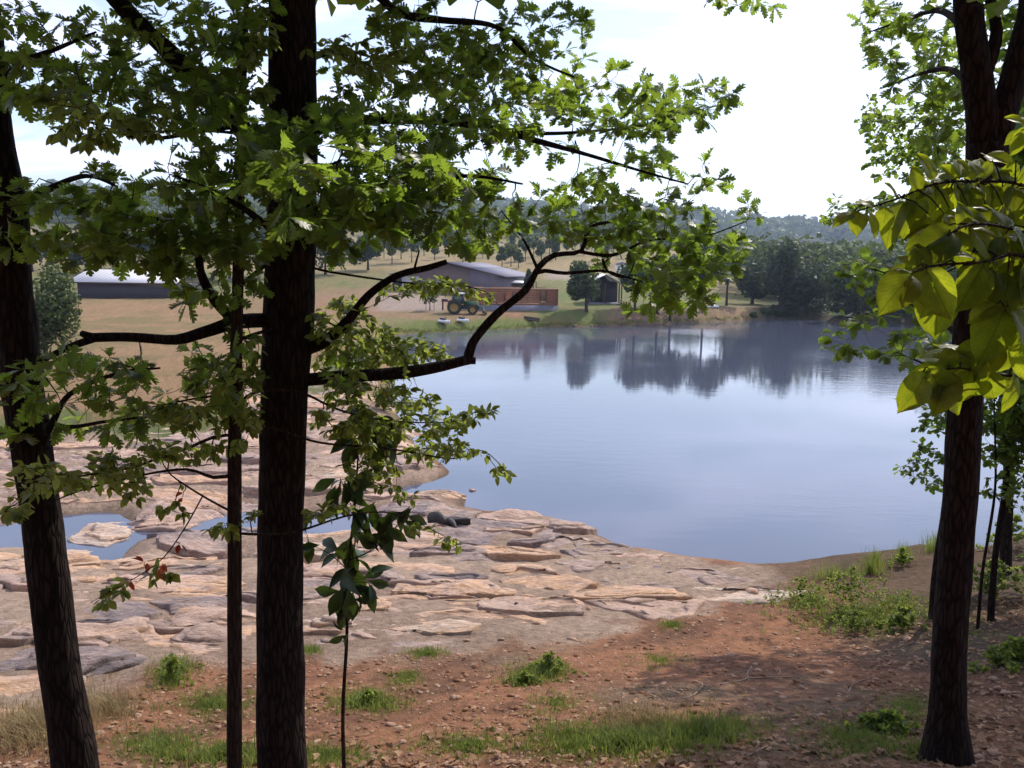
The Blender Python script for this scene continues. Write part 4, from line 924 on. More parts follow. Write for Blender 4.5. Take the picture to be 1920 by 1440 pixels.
for k in range(4): MB().box((xr + 0.1, pv[1] - 1.9 + 0.2 * k, pv[2] + 0.72), (1.7, 0.17, 0.05)).build('table_plank', MAT['lumber'], pt_)
for y_ in (-2.3, -0.9): MB().box((xr + 0.1, pv[1] + y_, pv[2] + 0.43), (1.7, 0.24, 0.05)).build('bench', MAT['lumber'], pt_)
for x_ in (-0.55, 0.75): MB().box((xr + x_, pv[1] - 1.6, pv[2] + 0.38), (0.08, 1.5, 0.08)).build('cross_beam', MAT['lumber'], pt_); MB().box((xr + x_, pv[1] - 1.6, pv[2] + 0.34), (0.09, 0.5, 0.7)).build('leg', MAT['lumber'], pt_)

# little pale outbuilding up the hill
p = gnd(1165, 514, 165); 
hs_ = empty('white_outbuilding', p, 'tiny white outbuilding on the slope behind the pavilion', 'outbuilding')
MB().box((p[0], p[1], p[2] + 0.9), (2.2, 2.2, 2.2)).build('wall', MAT['white_paint'], hs_)
MB().prism([(p[0] - 1.3, p[1] - 1.3, p[2] + 2.0), (p[0] + 1.3, p[1] - 1.3, p[2] + 2.0), (p[0], p[1] - 1.3, p[2] + 2.5)], None, (0, 2.6, 0)).build('roof', MAT['grey_roof'], hs_)
# white rowing boat upside down on the right bank
p = ground(1336, 576)
rbt = empty('upturned_boat', p, 'white boat lying upturned on the bank under the dark trees', 'boat')
V = []; F = []
for x, w_, h_ in ((-0.9, 0.3, 0.22), (-0.5, 0.42, 0.32), (0.2, 0.42, 0.32), (0.75, 0.2, 0.26), (0.98, 0.03, 0.15)):
    V += [(p[0] + x, p[1] + w_ * math.cos(t) + 0.25 * x, p[2] + 0.02 + h_ * math.sin(t)) for t in np.linspace(0, math.pi, 7)]
for a in range(4):
    for b_ in range(6): F.append((a * 7 + b_, a * 7 + b_ + 1, a * 7 + 8 + b_, a * 7 + 7 + b_))
F.append(tuple(range(7)))
mobj('hull', V, F, MAT['white_paint'], rbt, True); MB().box((p[0], p[1], p[2] + 0.345), (1.5, 0.05, 0.05), 0.25).build('keel', MAT['white_paint'], rbt)

# ---------------------------------------------------------------- trees of the far side
def ft(u, vb, Y, vt, wpx, label, **kw):
    if 70 < Y < 130 and vb > 560: b_ = ground(u, min(vb, 592 if u > 1400 else 602)); Y = b_[1]
    else: b_ = gnd(u, vb, Y)
    top = P(u, vt, Y)[2]
    return far_tree(kw.pop('name', 'tree'), b_, top - b_[2], M_(wpx, Y), label, **kw)
ft(1099, 583, 100, 488, 78, 'round leafy tree between the log cabin and the pavilion', name='shade_tree', seed=1, n=2600, size=0.34, trunk=0.2, tr=0.2)
ft(990, 545, 108, 494, 26, 'narrow dark evergreen behind the log cabin', name='evergreen_tree', seed=2, n=900, size=0.28, mat='far_dark_leaf', trunk=0.05, taper=0.8, lobes=7)
sap_ = ft(806, 582, 93.5, 534, 40, 'young staked tree standing alone left of the tractor', name='young_tree', seed=3, n=500, size=0.22, trunk=0.25, tr=0.06, taper=0.4)
for dx in (-0.45, 0.5):
    b_ = BASE[sap_.name]; MB().box((b_[0] + dx, b_[1], b_[2] + 0.5), (0.05, 0.05, 1.3)).build('stake', MAT['post_wood'], sap_)
for k, (u, vb, Y, vt, w_, lb) in enumerate([
    (1190, 584, 107, 478, 70, 'slim leafy bank tree just right of the pavilion'),
    (1232, 587, 104, 470, 84, 'bank tree with a bare lower trunk, second right of the pavilion'),
    (1256, 605, 98, 474, 80, 'dark-trunked tree standing at the very edge of the water'),
    (1318, 583, 105, 452, 90, 'tall dark bank tree beside the upturned white boat'),
    (1362, 573, 108, 470, 84, 'bank tree with a clear trunk right of the upturned boat')]):
    ft(u, vb, Y, vt, w_, lb, name='bank_tree', seed=10 + k, n=2300, size=0.36, mat='far_dark_leaf' if k > 1 else 'far_leaf', trunk=0.27 if k < 4 else 0.3, tr=0.17, group='trees along the far bank')
for k, (u, vb, Y, vt, w_, lb) in enumerate([
    (1462, 590, 124, 446, 90, 'tall dark tree at the head of the lake, left one of the dense clump'),
    (1512, 594, 115, 476, 125, 'broad round dark tree overhanging the head of the lake'),
    (1410, 570, 132, 485, 60, 'smaller dark tree at the left of the dense clump'),
    (1590, 594, 119, 486, 110, 'grey-green tree overhanging the water right of the dark clump'),
    (1680, 600, 116, 470, 130, 'spreading tree at the right end of the far shore'),
    (1800, 604, 108, 440, 170, 'large tree on the right shore behind the oak trunk')]):
    ft(u, vb, Y, vt, w_, lb, name='shore_tree', seed=30 + k, n=5200, size=0.36, mat='far_dark_leaf' if k in (0, 1, 2) else 'far_leaf', trunk=0.06, tr=0.3, group='dense trees at the head of the lake', lobes=16)
ft(85, 650, 47, 478, 130, 'leafy tree at the left edge of the brown field', name='field_tree', seed=50, n=5200, size=0.17, mat='far_leaf', trunk=0.12, tr=0.16, lobes=18)
# trees behind the shed and the workshop
for k, (u, vb, Y, vt, w_) in enumerate([(170, 500, 150, 440, 90), (250, 503, 160, 428, 100), (330, 503, 150, 420, 110), (430, 506, 145, 415, 120), (520, 505, 150, 420, 110), (610, 505, 155, 428, 100), (690, 503, 165, 440, 80), (60, 505, 150, 430, 110)]):
    ft(u, vb, Y, vt, w_, 'dark leafy tree, number %s from the left in the row behind the pale-roofed shed' % ['two', 'three', 'four', 'five', 'six', 'seven', 'eight', 'one'][k], name='row_tree', seed=60 + k, n=1500, size=0.6, mat='far_dark_leaf', trunk=0.15, tr=0.25, group='tree row behind the shed')
# orchard on the slope: three shapes, copied
orch = [(941, 502), (958, 500), (972, 503), (965, 492), (985, 490), (1015, 492), (1042, 488), (884, 488), (905, 484), (868, 492), (842, 482), (815, 488), (795, 480), (772, 492), (752, 486), (735, 494), (720, 484),
        (930, 472), (960, 470), (985, 474), (1010, 470), (1040, 473), (1062, 480), (1078, 470), (880, 470), (850, 468), (905, 466), (1095, 478), (820, 470), (790, 470), (1120, 490), (1140, 482), (1110, 468), (1150, 470), (1180, 486), (1210, 480), (700, 478), (680, 490), (765, 470), (1030, 480), (1000, 482), (660, 482)]
proto = []
for k, (h_, w_, tp_) in enumerate(((4.6, 3.0, 0.35), (5.4, 3.6, 0.1), (4.0, 2.4, 0.5))):
    proto.append((h_, w_, tp_))
ORD = ['first', 'second', 'third', 'fourth', 'fifth', 'sixth', 'seventh', 'eighth', 'ninth', 'tenth', 'eleventh', 'twelfth', 'thirteenth', 'fourteenth', 'fifteenth']
def orch_label(k):
    u, v = orch[k]; row = 0 if v >= 486 else (1 if v >= 475 else 2)
    same = sorted(a for a, b_ in orch if (0 if b_ >= 486 else (1 if b_ >= 475 else 2)) == row)
    return 'young planted tree on the tan slope, %s row, %s from the left' % (('front', 'middle', 'back')[row], (ORD + ['sixteenth', 'seventeenth', 'eighteenth', 'nineteenth', 'twentieth'])[same.index(u)])
r_o = np.random.default_rng(9); first = {}
for k, (u, v) in enumerate(orch):
    p = ground(u, v); kk = k % 3; h_, w_, tp_ = proto[kk]
    nm, gp = 'orchard_tree', 'young trees planted over the hillside'
    lb = orch_label(k)
    if kk not in first:
        first[kk] = far_tree(nm, p, h_, w_, lb, seed=90 + kk, n=420, size=0.45, mat='far_leaf', trunk=0.26, tr=0.09, group=gp, taper=tp_, lobes=7)
    else:
        c_ = copy_tree(first[kk], p, r_o.uniform(0, 6.28), r_o.uniform(0.75, 1.3)); c_['label'] = lb

# woods: one mass of crowns over the hills
def woods(name, label, spots, R0, n, seed, size, lift=0.0):
    r_ = np.random.default_rng(seed); VV = []; FF = []; TT = []; off = 0
    for x, y in spots:
        Rr = R0 * r_.uniform(0.7, 1.35); z = hgt(x, y)
        d = r_.normal(0, 1, (n, 3)); d[:, 2] = np.abs(d[:, 2]) * 1.1 - 0.35; d /= np.linalg.norm(d, axis=1, keepdims=True)
        p = d * Rr * r_.uniform(0.75, 1.06, (n, 1)) * np.array([1, 1, 1.1]) + np.array([x, y, z + Rr * 0.9 + lift])
        nr = d + r_.normal(0, 0.45, (n, 3)); rot = frames(np.cross(nr, r_.normal(0, 1, (n, 3))), nr); sz = size * Rr * r_.uniform(0.6, 1.4, n)
        q4 = np.array([[-0.5, -0.1, 0], [0.15, -0.55, 0.12], [0.5, 0.2, 0], [-0.1, 0.6, -0.1]])
        W = np.einsum('nij,vj->nvi', rot * sz[:, None, None], q4) + p[:, None, :]
        VV.append(W.reshape(-1, 3)); FF.append(np.arange(n * 4).reshape(-1, 4) + off); off += n * 4
        TT.append(np.repeat(np.clip(r_.random() * 0.7 + r_.random(n) * 0.3, 0, 0.999), 4))
    o = mobj(name, np.vstack(VV), np.vstack(FF), MAT['wood_leaf'], tint=np.concatenate(TT)); tag(o, label, 'wood', kind='stuff'); return o
r_w = np.random.default_rng(40)
sp = []
for _ in range(430):                   # valley wood on the right
    y = 145 + 430 * r_w.random() ** 1.4; b_ = r_w.uniform(0.255 + 0.02 * r_w.random(), 0.66); sp.append((b_ * y, y))
woods('valley_wood', 'green wood filling the valley beyond the head of the lake', sp, 4.2, 250, 41, 0.165)
sp = []
for _ in range(430):                   # wood above the orchard
    y = 330 + 260 * r_w.random(); b_ = r_w.uniform(-0.62, 0.27); sp.append((b_ * y, y))
woods('hill_wood', 'dark wood on the hill above the planted slope', sp, 5.2, 90, 42, 0.34)
sp = []
for _ in range(900):                   # the ridge
    rr_ = 820 + 640 * r_w.random() ** 0.7; b_ = r_w.uniform(-0.55, 0.62); a_ = math.atan(b_); sp.append((rr_ * math.sin(a_), rr_ * math.cos(a_)))
# unseen crowns added behind and above the viewer to dim the near trees
sb = [(x + r_w.uniform(-1, 1), y + r_w.uniform(-1, 1)) for x, y in ((-9, -4), (-5, -7), (0, -6), (4, -8), (8, -5), (-12, -11), (-3, -13), (5, -14), (11, -12), (13, -2), (-14, 1))]
so = [(x + r_w.uniform(-1, 1), y + r_w.uniform(-1, 1)) for x, y in ((-8, -1), (-4, 1), (0, 0), (4, 1), (8, 0), (-6, -5), (-1, -4), (3, -5), (7, -5))]
woods('unseen_shade_canopy', 'unseen leaf canopy added over the viewer to cut skylight', so, 3.4, 2200, 45, 0.12, 6.5)
WB = woods('unseen_shade_wood', 'unseen wood added on the slope behind the viewer to cut skylight', sb, 3.2, 2600, 44, 0.11, 4.0)
woods('ridge_wood', 'blue hazy wooded ridge on the horizon', sp, 9.5, 46, 43, 0.5)

# the air over the lake: thin even haze
m, N, L = newmat('haze_air')
pvn = nd(N, 'VolumePrincipled', Density=0.00026, Anisotropy=0.35); pvn.inputs['Color'].default_value = (0.62, 0.76, 1.0, 1)
o = nd(N, 'OutputMaterial'); L.new(pvn.outputs[0], o.inputs['Volume'])
hz_ = MB().box((0, 0, 95), (6100, 6100, 200)).build('haze', m); tag(hz_, 'thin blue haze over the lake and the hills', kind='stuff')
# ---------------------------------------------------------------- the near trees
Q = lambda px, Y: M_(px, Y)
# --- the big oak left of the middle
Yc = 6.0
b0 = P(530, 1500, Yc); b0[2] = hgt(b0[0], b0[1])
oak = Tree('oak_tree', b0, 'thick dark oak trunk left of the middle with long lobed-leaf branches over the lake', seed=101)
tr_pts = [np.array([b0[0] + .02, b0[1], b0[2] - 0.3])] + PL([(529, 1440, Yc), (525, 1200, Yc), (526, 1000, Yc), (533, 760, Yc), (541, 600, Yc), (547, 430, Yc), (550, 200, Yc), (548, 0, Yc), (545, -300, Yc), (560, -800, Yc + .1), (575, -1300, Yc + .2)])
oak.limb('trunk', tr_pts, [0.215, 0.185, 0.17, 0.163, 0.168, 0.182, 0.17, 0.165, 0.158, 0.145, 0.11, 0.06], n=28, step=0.07, rough=0.055, lump=0.02)
def br(t, pts, r0, r1, name='branch', **kw):
    return t.limb(name, PL(pts), np.linspace(r0, r1, len(pts)), **{**dict(n=8, step=0.07, rough=0.14, lump=0.10), **kw})
br(oak, [(575, 712, 6.0), (640, 706, 5.9), (750, 700, 5.85), (830, 685, 5.85), (880, 674, 5.9)], 0.046, 0.036)
br(oak, [(878, 678, 5.9), (886, 645, 5.9), (930, 590, 5.95), (985, 545, 6.0), (1012, 500, 6.1), (1040, 478, 6.2), (1090, 470, 6.3), (1108, 425, 6.4), (1180, 412, 6.6)], 0.036, 0.010)
br(oak, [(876, 676, 5.9), (892, 677, 5.9)], 0.028, 0.024)
br(oak, [(1088, 472, 6.3), (1150, 478, 6.4), (1220, 450, 6.6), (1310, 446, 6.9), (1400, 415, 7.1)], 0.016, 0.004)
br(oak, [(1003, 512, 6.05), (1022, 508, 6.1), (1060, 512, 6.2), (1130, 508, 6.3), (1175, 520, 6.4), (1250, 540, 6.5)], 0.018, 0.005)
br(oak, [(1130, 486, 6.35), (1140, 510, 6.3), (1175, 520, 6.3), (1190, 490, 6.5)], 0.010, 0.005)
br(oak, [(1008, 505, 6.1), (990, 465, 6.2), (975, 440, 6.3), (940, 395, 6.4)], 0.013, 0.005)
br(oak, [(570, 655, 6.0), (610, 640, 5.9), (650, 605, 5.8), (690, 555, 5.75), (745, 517, 5.7), (800, 503, 5.7), (838, 491, 5.7)], 0.044, 0.018)
br(oak, [(776, 508, 5.7), (782, 485, 5.7), (786, 470, 5.7)], 0.010, 0.006)
br(oak, [(530, 600, 6.0), (450, 603, 5.8), (385, 622, 5.6), (330, 637, 5.5), (250, 632, 5.45), (165, 634, 5.4)], 0.048, 0.030)
br(oak, [(175, 634, 5.4), (152, 625, 5.4)], 0.03, 0.02)
br(oak, [(180, 634, 5.4), (120, 655, 5.3), (55, 690, 5.2), (20, 702, 5.2)], 0.026, 0.014)
br(oak, [(440, 600, 5.8), (400, 560, 5.7), (375, 510, 5.65), (368, 465, 5.6), (330, 420, 5.5), (250, 405, 5.3)], 0.040, 0.010)
br(oak, [(545, 330, 6.0), (500, 290, 5.9), (430, 215, 5.8), (330, 110, 5.6), (235, 20, 5.5), (150, -90, 5.4)], 0.080, 0.045)
br(oak, [(450, 235, 5.8), (380, 245, 5.6), (270, 260, 5.4), (150, 222, 5.2)], 0.02, 0.006)
br(oak, [(560, 250, 6.0), (700, 225, 6.1), (880, 232, 6.3), (1000, 262, 6.5), (1100, 290, 6.7), (1200, 320, 6.9), (1290, 345, 7.1)], 0.038, 0.006)
br(oak, [(900, 236, 6.3), (1010, 250, 6.5), (1120, 245, 6.7), (1230, 232, 6.9), (1330, 200, 7.1)], 0.018, 0.004)
br(oak, [(575, -40, 6.0), (690, -20, 6.2), (750, 25, 6.5), (830, 38, 6.7), (930, 50, 7.0), (1000, 110, 7.2), (1090, 150, 7.4)], 0.04, 0.008)
br(oak, [(560, 120, 6.0), (640, 95, 6.1), (700, 108, 6.2), (775, 118, 6.3)], 0.018, 0.004)
br(oak, [(560, 420, 6.0), (650, 370, 5.6), (760, 340, 5.3), (880, 330, 5.2), (980, 345, 5.1)], 0.03, 0.006)
br(oak, [(545, 460, 5.9), (470, 400, 5.2), (400, 360, 4.8), (330, 330, 4.6)], 0.028, 0.006)
br(oak, [(545, 380, 5.9), (560, 350, 5.2), (600, 320, 4.7), (640, 300, 4.4)], 0.024, 0.006)
br(oak, [(550, -250, 6.0), (700, -350, 6.8), (900, -420, 8.0), (1050, -430, 9.2)], 0.06, 0.01)
br(oak, [(550, -400, 6.0), (400, -500, 6.8), (250, -560, 8.0), (100, -500, 9.0)], 0.06, 0.01)
br(oak, [(555, -600, 6.1), (700, -800, 7.4), (900, -900, 9.0)], 0.05, 0.01)
C1 = [  # (u, v, half width, half height, metres ahead, depth spread, density)
    (300, 60, 110, 70, 5.6), (420, 120, 80, 90, 5.7), (350, 190, 120, 70, 5.5), (240, 170, 80, 60, 5.4), (170, 130, 70, 50, 5.4), (400, 330, 110, 60, 5.2), (290, 380, 130, 50, 5.2), (190, 400, 80, 45, 5.2),
    (460, 260, 80, 70, 5.3), (600, 280, 130, 70, 4.9), (560, 370, 140, 70, 4.9), (700, 330, 120, 70, 5.2), (440, 420, 130, 50, 5.2), (640, 420, 110, 50, 5.3), (760, 400, 90, 45, 5.5), (350, 470, 90, 40, 5.4), (290, 455, 140, 40, 5.3), (430, 480, 80, 35, 5.4), (200, 465, 80, 35, 5.3), (460, 525, 40, 35, 5.5), (330, 525, 70, 30, 5.5), (640, 470, 60, 40, 5.6, .4, .6), (500, 320, 90, 60, 5.0), (690, 380, 110, 50, 5.2), (800, 320, 80, 50, 5.4),
    (760, 50, 80, 55, 6.6), (850, 110, 90, 65, 6.8), (960, 60, 90, 55, 7.0), (960, 130, 90, 60, 7.1), (1070, 70, 50, 50, 7.3, .4, .8), (760, 150, 70, 55, 6.4), (900, 190, 110, 55, 6.4), (1010, 190, 90, 55, 6.6),
    (860, 240, 90, 45, 6.2), (1000, 250, 90, 45, 6.5), (1120, 180, 80, 60, 6.9), (1200, 190, 90, 55, 7.0), (1280, 200, 70, 50, 7.1), (1330, 185, 50, 45, 7.1), (1190, 260, 90, 45, 6.9), (1270, 310, 60, 40, 7.1), (1330, 330, 30, 25, 7.1),
    (1080, 325, 60, 35, 6.7), (880, 340, 90, 50, 5.3), (960, 390, 60, 45, 5.4), (820, 370, 90, 50, 5.3), (1030, 400, 55, 45, 6.3),
    (1130, 395, 80, 45, 6.5, .4, 1.3), (1220, 395, 80, 45, 6.8), (1300, 430, 80, 40, 6.9), (1395, 405, 30, 25, 7.1), (1170, 455, 90, 40, 6.5, .4, 1.4), (1260, 470, 90, 45, 6.7, .4, 1.4), (1350, 460, 60, 40, 7.0, .4, 1.4), (1235, 520, 60, 35, 6.4, .4, 1.6), (1280, 520, 70, 30, 6.6, .4, 1.6),
    (1235, 555, 50, 28, 6.4, .4, 1.6), (1290, 560, 40, 22, 6.5, .4, 1.5), (1205, 580, 20, 14, 6.4), (1080, 440, 40, 30, 6.4), (940, 440, 50, 40, 6.3, .3, .7), (860, 440, 60, 35, 5.9),
    (620, 150, 40, 50, 6.0, .4, .7), (470, 30, 50, 40, 5.9), (680, 240, 80, 50, 5.8), (780, 270, 80, 50, 5.9),
    (380, 560, 70, 35, 5.5, .3, .8), (420, 640, 60, 30, 5.5, .3, .9), (330, 690, 110, 40, 5.4), (220, 730, 100, 40, 5.3), (430, 720, 70, 40, 5.4), (130, 760, 80, 40, 5.2), (230, 800, 70, 30, 5.2), (640, 700, 50, 20, 5.6, .3, .8), (660, 670, 60, 25, 5.5, .3, .8)]
C1 = [c if not (c[0] < 900 and c[1] < 480) else (*c[:5], c[5] if len(c) > 5 else 0.5, (c[6] if len(c) > 6 else 1.0) * 1.55) for c in C1]
oak.clusters(C1, 'oak', 'oak_leaf', 0.116, dens=1.2, per=6, along=2)
C1b = [(700, -120, 260, 110, 7.2), (300, -140, 260, 120, 6.2), (980, -160, 200, 120, 8.2), (600, -380, 300, 160, 6.5, 1.2), (900, -420, 260, 160, 8.2, 1.0), (300, -480, 260, 180, 7.5, 1.2), (700, -800, 300, 180, 7.4, 1.4), (1000, -650, 220, 140, 9, 1.2), (950, -110, 220, 80, 7.5, .5, 1.2), (1010, -290, 230, 120, 7.8, .6, 1.2), (760, -190, 240, 110, 6.9, .6, 1.2), (520, -150, 240, 100, 6.4, .6, 1.2)]
oak.clusters(C1b, 'oaklow', 'oak_leaf', 0.22, dens=3.0, per=7, along=2)
oak.finish()

# --- oak at the left edge, leaning
Yl = 5.6
b0 = P(140, 1480, Yl); b0[2] = hgt(b0[0], b0[1])
lo = Tree('oak_tree', b0, 'leaning dark oak trunk at the left edge of the picture', seed=102)
lo.limb('trunk', [b0 - np.array([0, 0, 0.3])] + PL([(142, 1440, Yl), (112, 1250, Yl), (88, 1050, Yl), (62, 860, Yl), (42, 720, Yl), (22, 540, Yl), (14, 380, Yl), (-6, 250, Yl), (-30, 0, Yl), (-80, -400, Yl), (-120, -900, Yl)]),
        [0.185, 0.15, 0.135, 0.128, 0.125, 0.13, 0.125, 0.115, 0.095, 0.085, 0.07, 0.04], n=24, step=0.07, rough=0.07, lump=0.03)
br(lo, [(75, 840, 5.6), (100, 790, 5.45), (130, 740, 5.3), (220, 700, 5.1), (300, 690, 5.0)], 0.028, 0.006)
br(lo, [(50, 770, 5.6), (120, 800, 5.4), (200, 790, 5.2), (290, 780, 5.0)], 0.02, 0.005)
br(lo, [(10, 400, 5.6), (80, 360, 5.4), (160, 330, 5.2), (220, 350, 5.0)], 0.03, 0.006)
br(lo, [(-15, 180, 5.6), (40, 120, 5.4), (110, 90, 5.3), (180, 60, 5.2)], 0.03, 0.006)
br(lo, [(-20, 120, 5.6), (-120, 60, 5.2), (-220, 20, 5.0)], 0.03, 0.006)
br(lo, [(-60, -250, 5.6), (60, -400, 6.3), (220, -450, 7.2)], 0.04, 0.008)
lo.clusters([(30, 60, 70, 60, 5.3), (90, 140, 90, 60, 5.3), (150, 60, 60, 40, 5.2, .4, .6), (60, 200, 60, 40, 5.3), (20, 140, 50, 50, 5.4), (90, 370, 90, 45, 5.2), (60, 430, 90, 45, 5.2), (170, 350, 70, 40, 5.1), (130, 450, 80, 35, 5.2), (210, 420, 70, 40, 5.1),
             (60, 720, 60, 35, 5.4), (120, 690, 50, 25, 5.2), (30, 830, 40, 30, 5.5, .3, .7), (150, 690, 90, 30, 5.2), (-80, 60, 120, 90, 5.3), (-100, 400, 100, 120, 5.3), (-60, 750, 60, 80, 5.3)], 'oak', 'oak_leaf', 0.116, dens=1.2, per=6, along=2)
lo.clusters([(100, -350, 240, 200, 6.3, 1.0), (-100, -200, 160, 200, 5.6, 1.0)], 'oaklow', 'oak_leaf', 0.2, dens=1.5, per=7, along=2)
lo.finish(single=200)

# --- slim tree between them, small oval leaves
Yt = 5.5
b0 = P(441, 1480, Yt); b0[2] = hgt(b0[0], b0[1])
th = Tree('slender_tree', b0, 'slender straight brown trunk between the two dark oaks, with small oval leaves', seed=103)
th.limb('trunk', [b0 - np.array([0, 0, 0.3])] + PL([(440, 1440, Yt), (440, 1200, Yt), (440, 950, Yt), (441, 740, Yt), (447, 500, Yt), (452, 250, Yt), (460, 60, Yt), (465, -150, Yt), (470, -500, Yt)]),
        [0.058, 0.052, 0.049, 0.047, 0.043, 0.036, 0.026, 0.018, 0.014, 0.006], mat='thin_bark', n=14, step=0.1, rough=0.06, lump=0.03)
kw = dict(mat='thin_bark', n=6, rough=0.1, lump=0.06)
br(th, [(440, 815, 5.5), (400, 820, 5.35), (340, 845, 5.2), (230, 880, 5.0), (120, 900, 4.9), (20, 950, 4.8)], 0.013, 0.003, **kw)
br(th, [(440, 890, 5.5), (400, 895, 5.4), (350, 880, 5.3), (270, 890, 5.2), (150, 920, 5.0), (80, 950, 4.9)], 0.015, 0.003, **kw)
br(th, [(435, 960, 5.5), (380, 930, 5.35), (320, 890, 5.2), (302, 860, 5.2)], 0.008, 0.003, **kw)
br(th, [(380, 930, 5.35), (340, 1000, 5.2), (290, 1060, 5.1), (170, 1130, 5.0)], 0.006, 0.002, **kw)
br(th, [(440, 765, 5.5), (480, 735, 5.6), (560, 735, 5.7), (640, 770, 5.8), (740, 790, 6.0), (860, 790, 6.2), (930, 770, 6.3)], 0.013, 0.003, **kw)
br(th, [(441, 740, 5.5), (380, 745, 5.3), (300, 760, 5.2), (250, 770, 5.1)], 0.010, 0.003, **kw)
br(th, [(440, 805, 5.5), (500, 800, 5.6), (600, 830, 5.8), (720, 840, 6.0), (850, 860, 6.3), (905, 845, 6.4), (950, 885, 6.5)], 0.012, 0.003, **kw)
br(th, [(443, 640, 5.5), (500, 620, 5.8), (600, 600, 6.2), (680, 640, 6.4), (800, 660, 6.7)], 0.014, 0.003, **kw)
br(th, [(446, 540, 5.5), (520, 490, 5.9), (620, 510, 6.2), (760, 530, 6.5), (860, 535, 6.6), (910, 548, 6.6), (940, 578, 6.6)], 0.014, 0.002, **kw)
br(th, [(452, 250, 5.5), (380, 245, 5.2), (260, 245, 5.0), (140, 222, 4.9)], 0.012, 0.003, **kw)
br(th, [(440, 1000, 5.5), (540, 1000, 5.6), (640, 970, 5.7), (700, 960, 5.8), (760, 970, 5.9), (860, 1020, 6.0)], 0.010, 0.002, **kw)
CS = [(170, 240, 80, 40, 4.9), (130, 200, 50, 30, 4.9), (270, 230, 60, 30, 5.0), (480, 60, 40, 55, 5.6), (470, 150, 50, 45, 5.6), (640, 85, 50, 25, 6.0), (690, 120, 50, 25, 6.1), (720, 95, 30, 20, 6.1),
      (780, 535, 70, 20, 6.5), (860, 540, 50, 15, 6.6), (900, 555, 25, 12, 6.6), (640, 600, 60, 40, 6.3), (620, 650, 50, 35, 6.2), (700, 640, 60, 30, 6.4), (760, 655, 60, 25, 6.6), (820, 665, 40, 15, 6.7), (720, 690, 60, 30, 6.4),
      (760, 745, 60, 25, 6.1), (640, 780, 60, 40, 5.8), (700, 800, 60, 35, 5.9), (770, 800, 60, 30, 6.1), (840, 790, 50, 22, 6.2), (890, 770, 40, 12, 6.3), (800, 850, 50, 22, 6.2), (870, 840, 40, 15, 6.3), (940, 885, 22, 14, 6.5), (700, 860, 60, 30, 6.0, .3, .7), (640, 720, 50, 30, 5.9),
      (600, 960, 40, 12, 5.7), (650, 955, 40, 12, 5.7), (690, 900, 50, 20, 6.0, .3, .6), (790, 990, 25, 10, 5.9), (845, 1022, 30, 8, 6.0), (760, 930, 40, 12, 6.0, .3, .6),
      (400, 780, 90, 30, 5.3), (300, 780, 80, 30, 5.2), (330, 840, 70, 25, 5.2), (230, 870, 80, 25, 5.0), (160, 900, 70, 25, 5.0), (80, 890, 60, 25, 4.9), (40, 960, 40, 20, 4.8), (250, 920, 60, 20, 5.1, .3, .7), (420, 840, 40, 25, 5.4), (470, 780, 30, 30, 5.6), (400, 700, 60, 40, 5.4), (460, 690, 30, 50, 5.6),
      (180, 1130, 30, 8, 5.0, .2), (230, 1100, 35, 12, 5.05, .2), (300, 1075, 35, 12, 5.1, .2), (420, 990, 40, 12, 5.4, .2), (330, 960, 40, 18, 5.2, .2, .6), (470, 960, 25, 10, 5.6, .2, .7)]
th.clusters(CS, 'small', 'small_leaf', 0.066, dens=1.25, per=4, along=6, hang=0.3)
th.clusters([(290, 1055, 35, 20, 5.1, .1), (340, 1010, 20, 15, 5.2, .1), (262, 1085, 25, 10, 5.1, .1), (350, 935, 14, 10, 5.2, .1)], 'small', 'red_leaf', 0.075, dens=0.22, per=2, along=1, hang=0.3)
th.finish(twig_mat='thin_bark', single=300)

# --- forked oak on the right
Yr = 6.6
b0 = ground(1776, 1425); Yr = b0[1]
ro = Tree('oak_tree', b0, 'forked oak on the right whose trunk stands on the soil bank', seed=104)
ro.limb('trunk', [b0 + np.array([0, 0, -0.3]), b0 + np.array([0, 0, 0.02])] + PL([(1777, 1340, Yr), (1780, 1200, Yr), (1795, 1000, Yr), (1808, 800, Yr), (1818, 640, Yr), (1835, 460, Yr), (1848, 330, Yr), (1852, 270, Yr)]),
        [0.26, 0.195, 0.14, 0.122, 0.118, 0.117, 0.116, 0.115, 0.13, 0.14], n=24, step=0.07, rough=0.06, lump=0.03)
ro.limb('limb', PL([(1850, 290, Yr), (1838, 180, Yr), (1822, 80, Yr), (1812, -40, Yr), (1800, -300, Yr), (1770, -700, Yr + .2)]), [0.12, 0.105, 0.095, 0.09, 0.075, 0.04], n=18, step=0.08, rough=0.07)
ro.limb('limb', PL([(1856, 290, Yr), (1885, 200, Yr), (1912, 100, Yr), (1935, 0, Yr), (1980, -300, Yr), (2060, -700, Yr + .4)]), [0.11, 0.095, 0.085, 0.08, 0.07, 0.04], n=18, step=0.08, rough=0.07)
br(ro, [(1850, 130, Yr), (1868, 60, Yr), (1850, -20, Yr)], 0.05, 0.03)
br(ro, [(1818, 60, Yr), (1760, 20, 7.6), (1690, 40, 8.6), (1630, 60, 9.4)], 0.035, 0.006)
br(ro, [(1835, 170, Yr), (1780, 130, 7.6), (1720, 140, 8.6), (1670, 160, 9.4)], 0.035, 0.006)
br(ro, [(1815, 650, Yr), (1760, 600, 7.4), (1690, 570, 8.0), (1600, 600, 8.6)], 0.022, 0.004)
br(ro, [(1818, 600, Yr), (1740, 560, 7.2), (1680, 520, 8.0), (1620, 500, 8.6)], 0.022, 0.004)
br(ro, [(1812, 720, Yr), (1750, 690, 7.3), (1680, 660, 8.0)], 0.018, 0.004)
br(ro, [(1805, -100, Yr), (1650, -160, 8.0), (1500, -60, 9.0), (1400, -10, 9.5)], 0.04, 0.004)
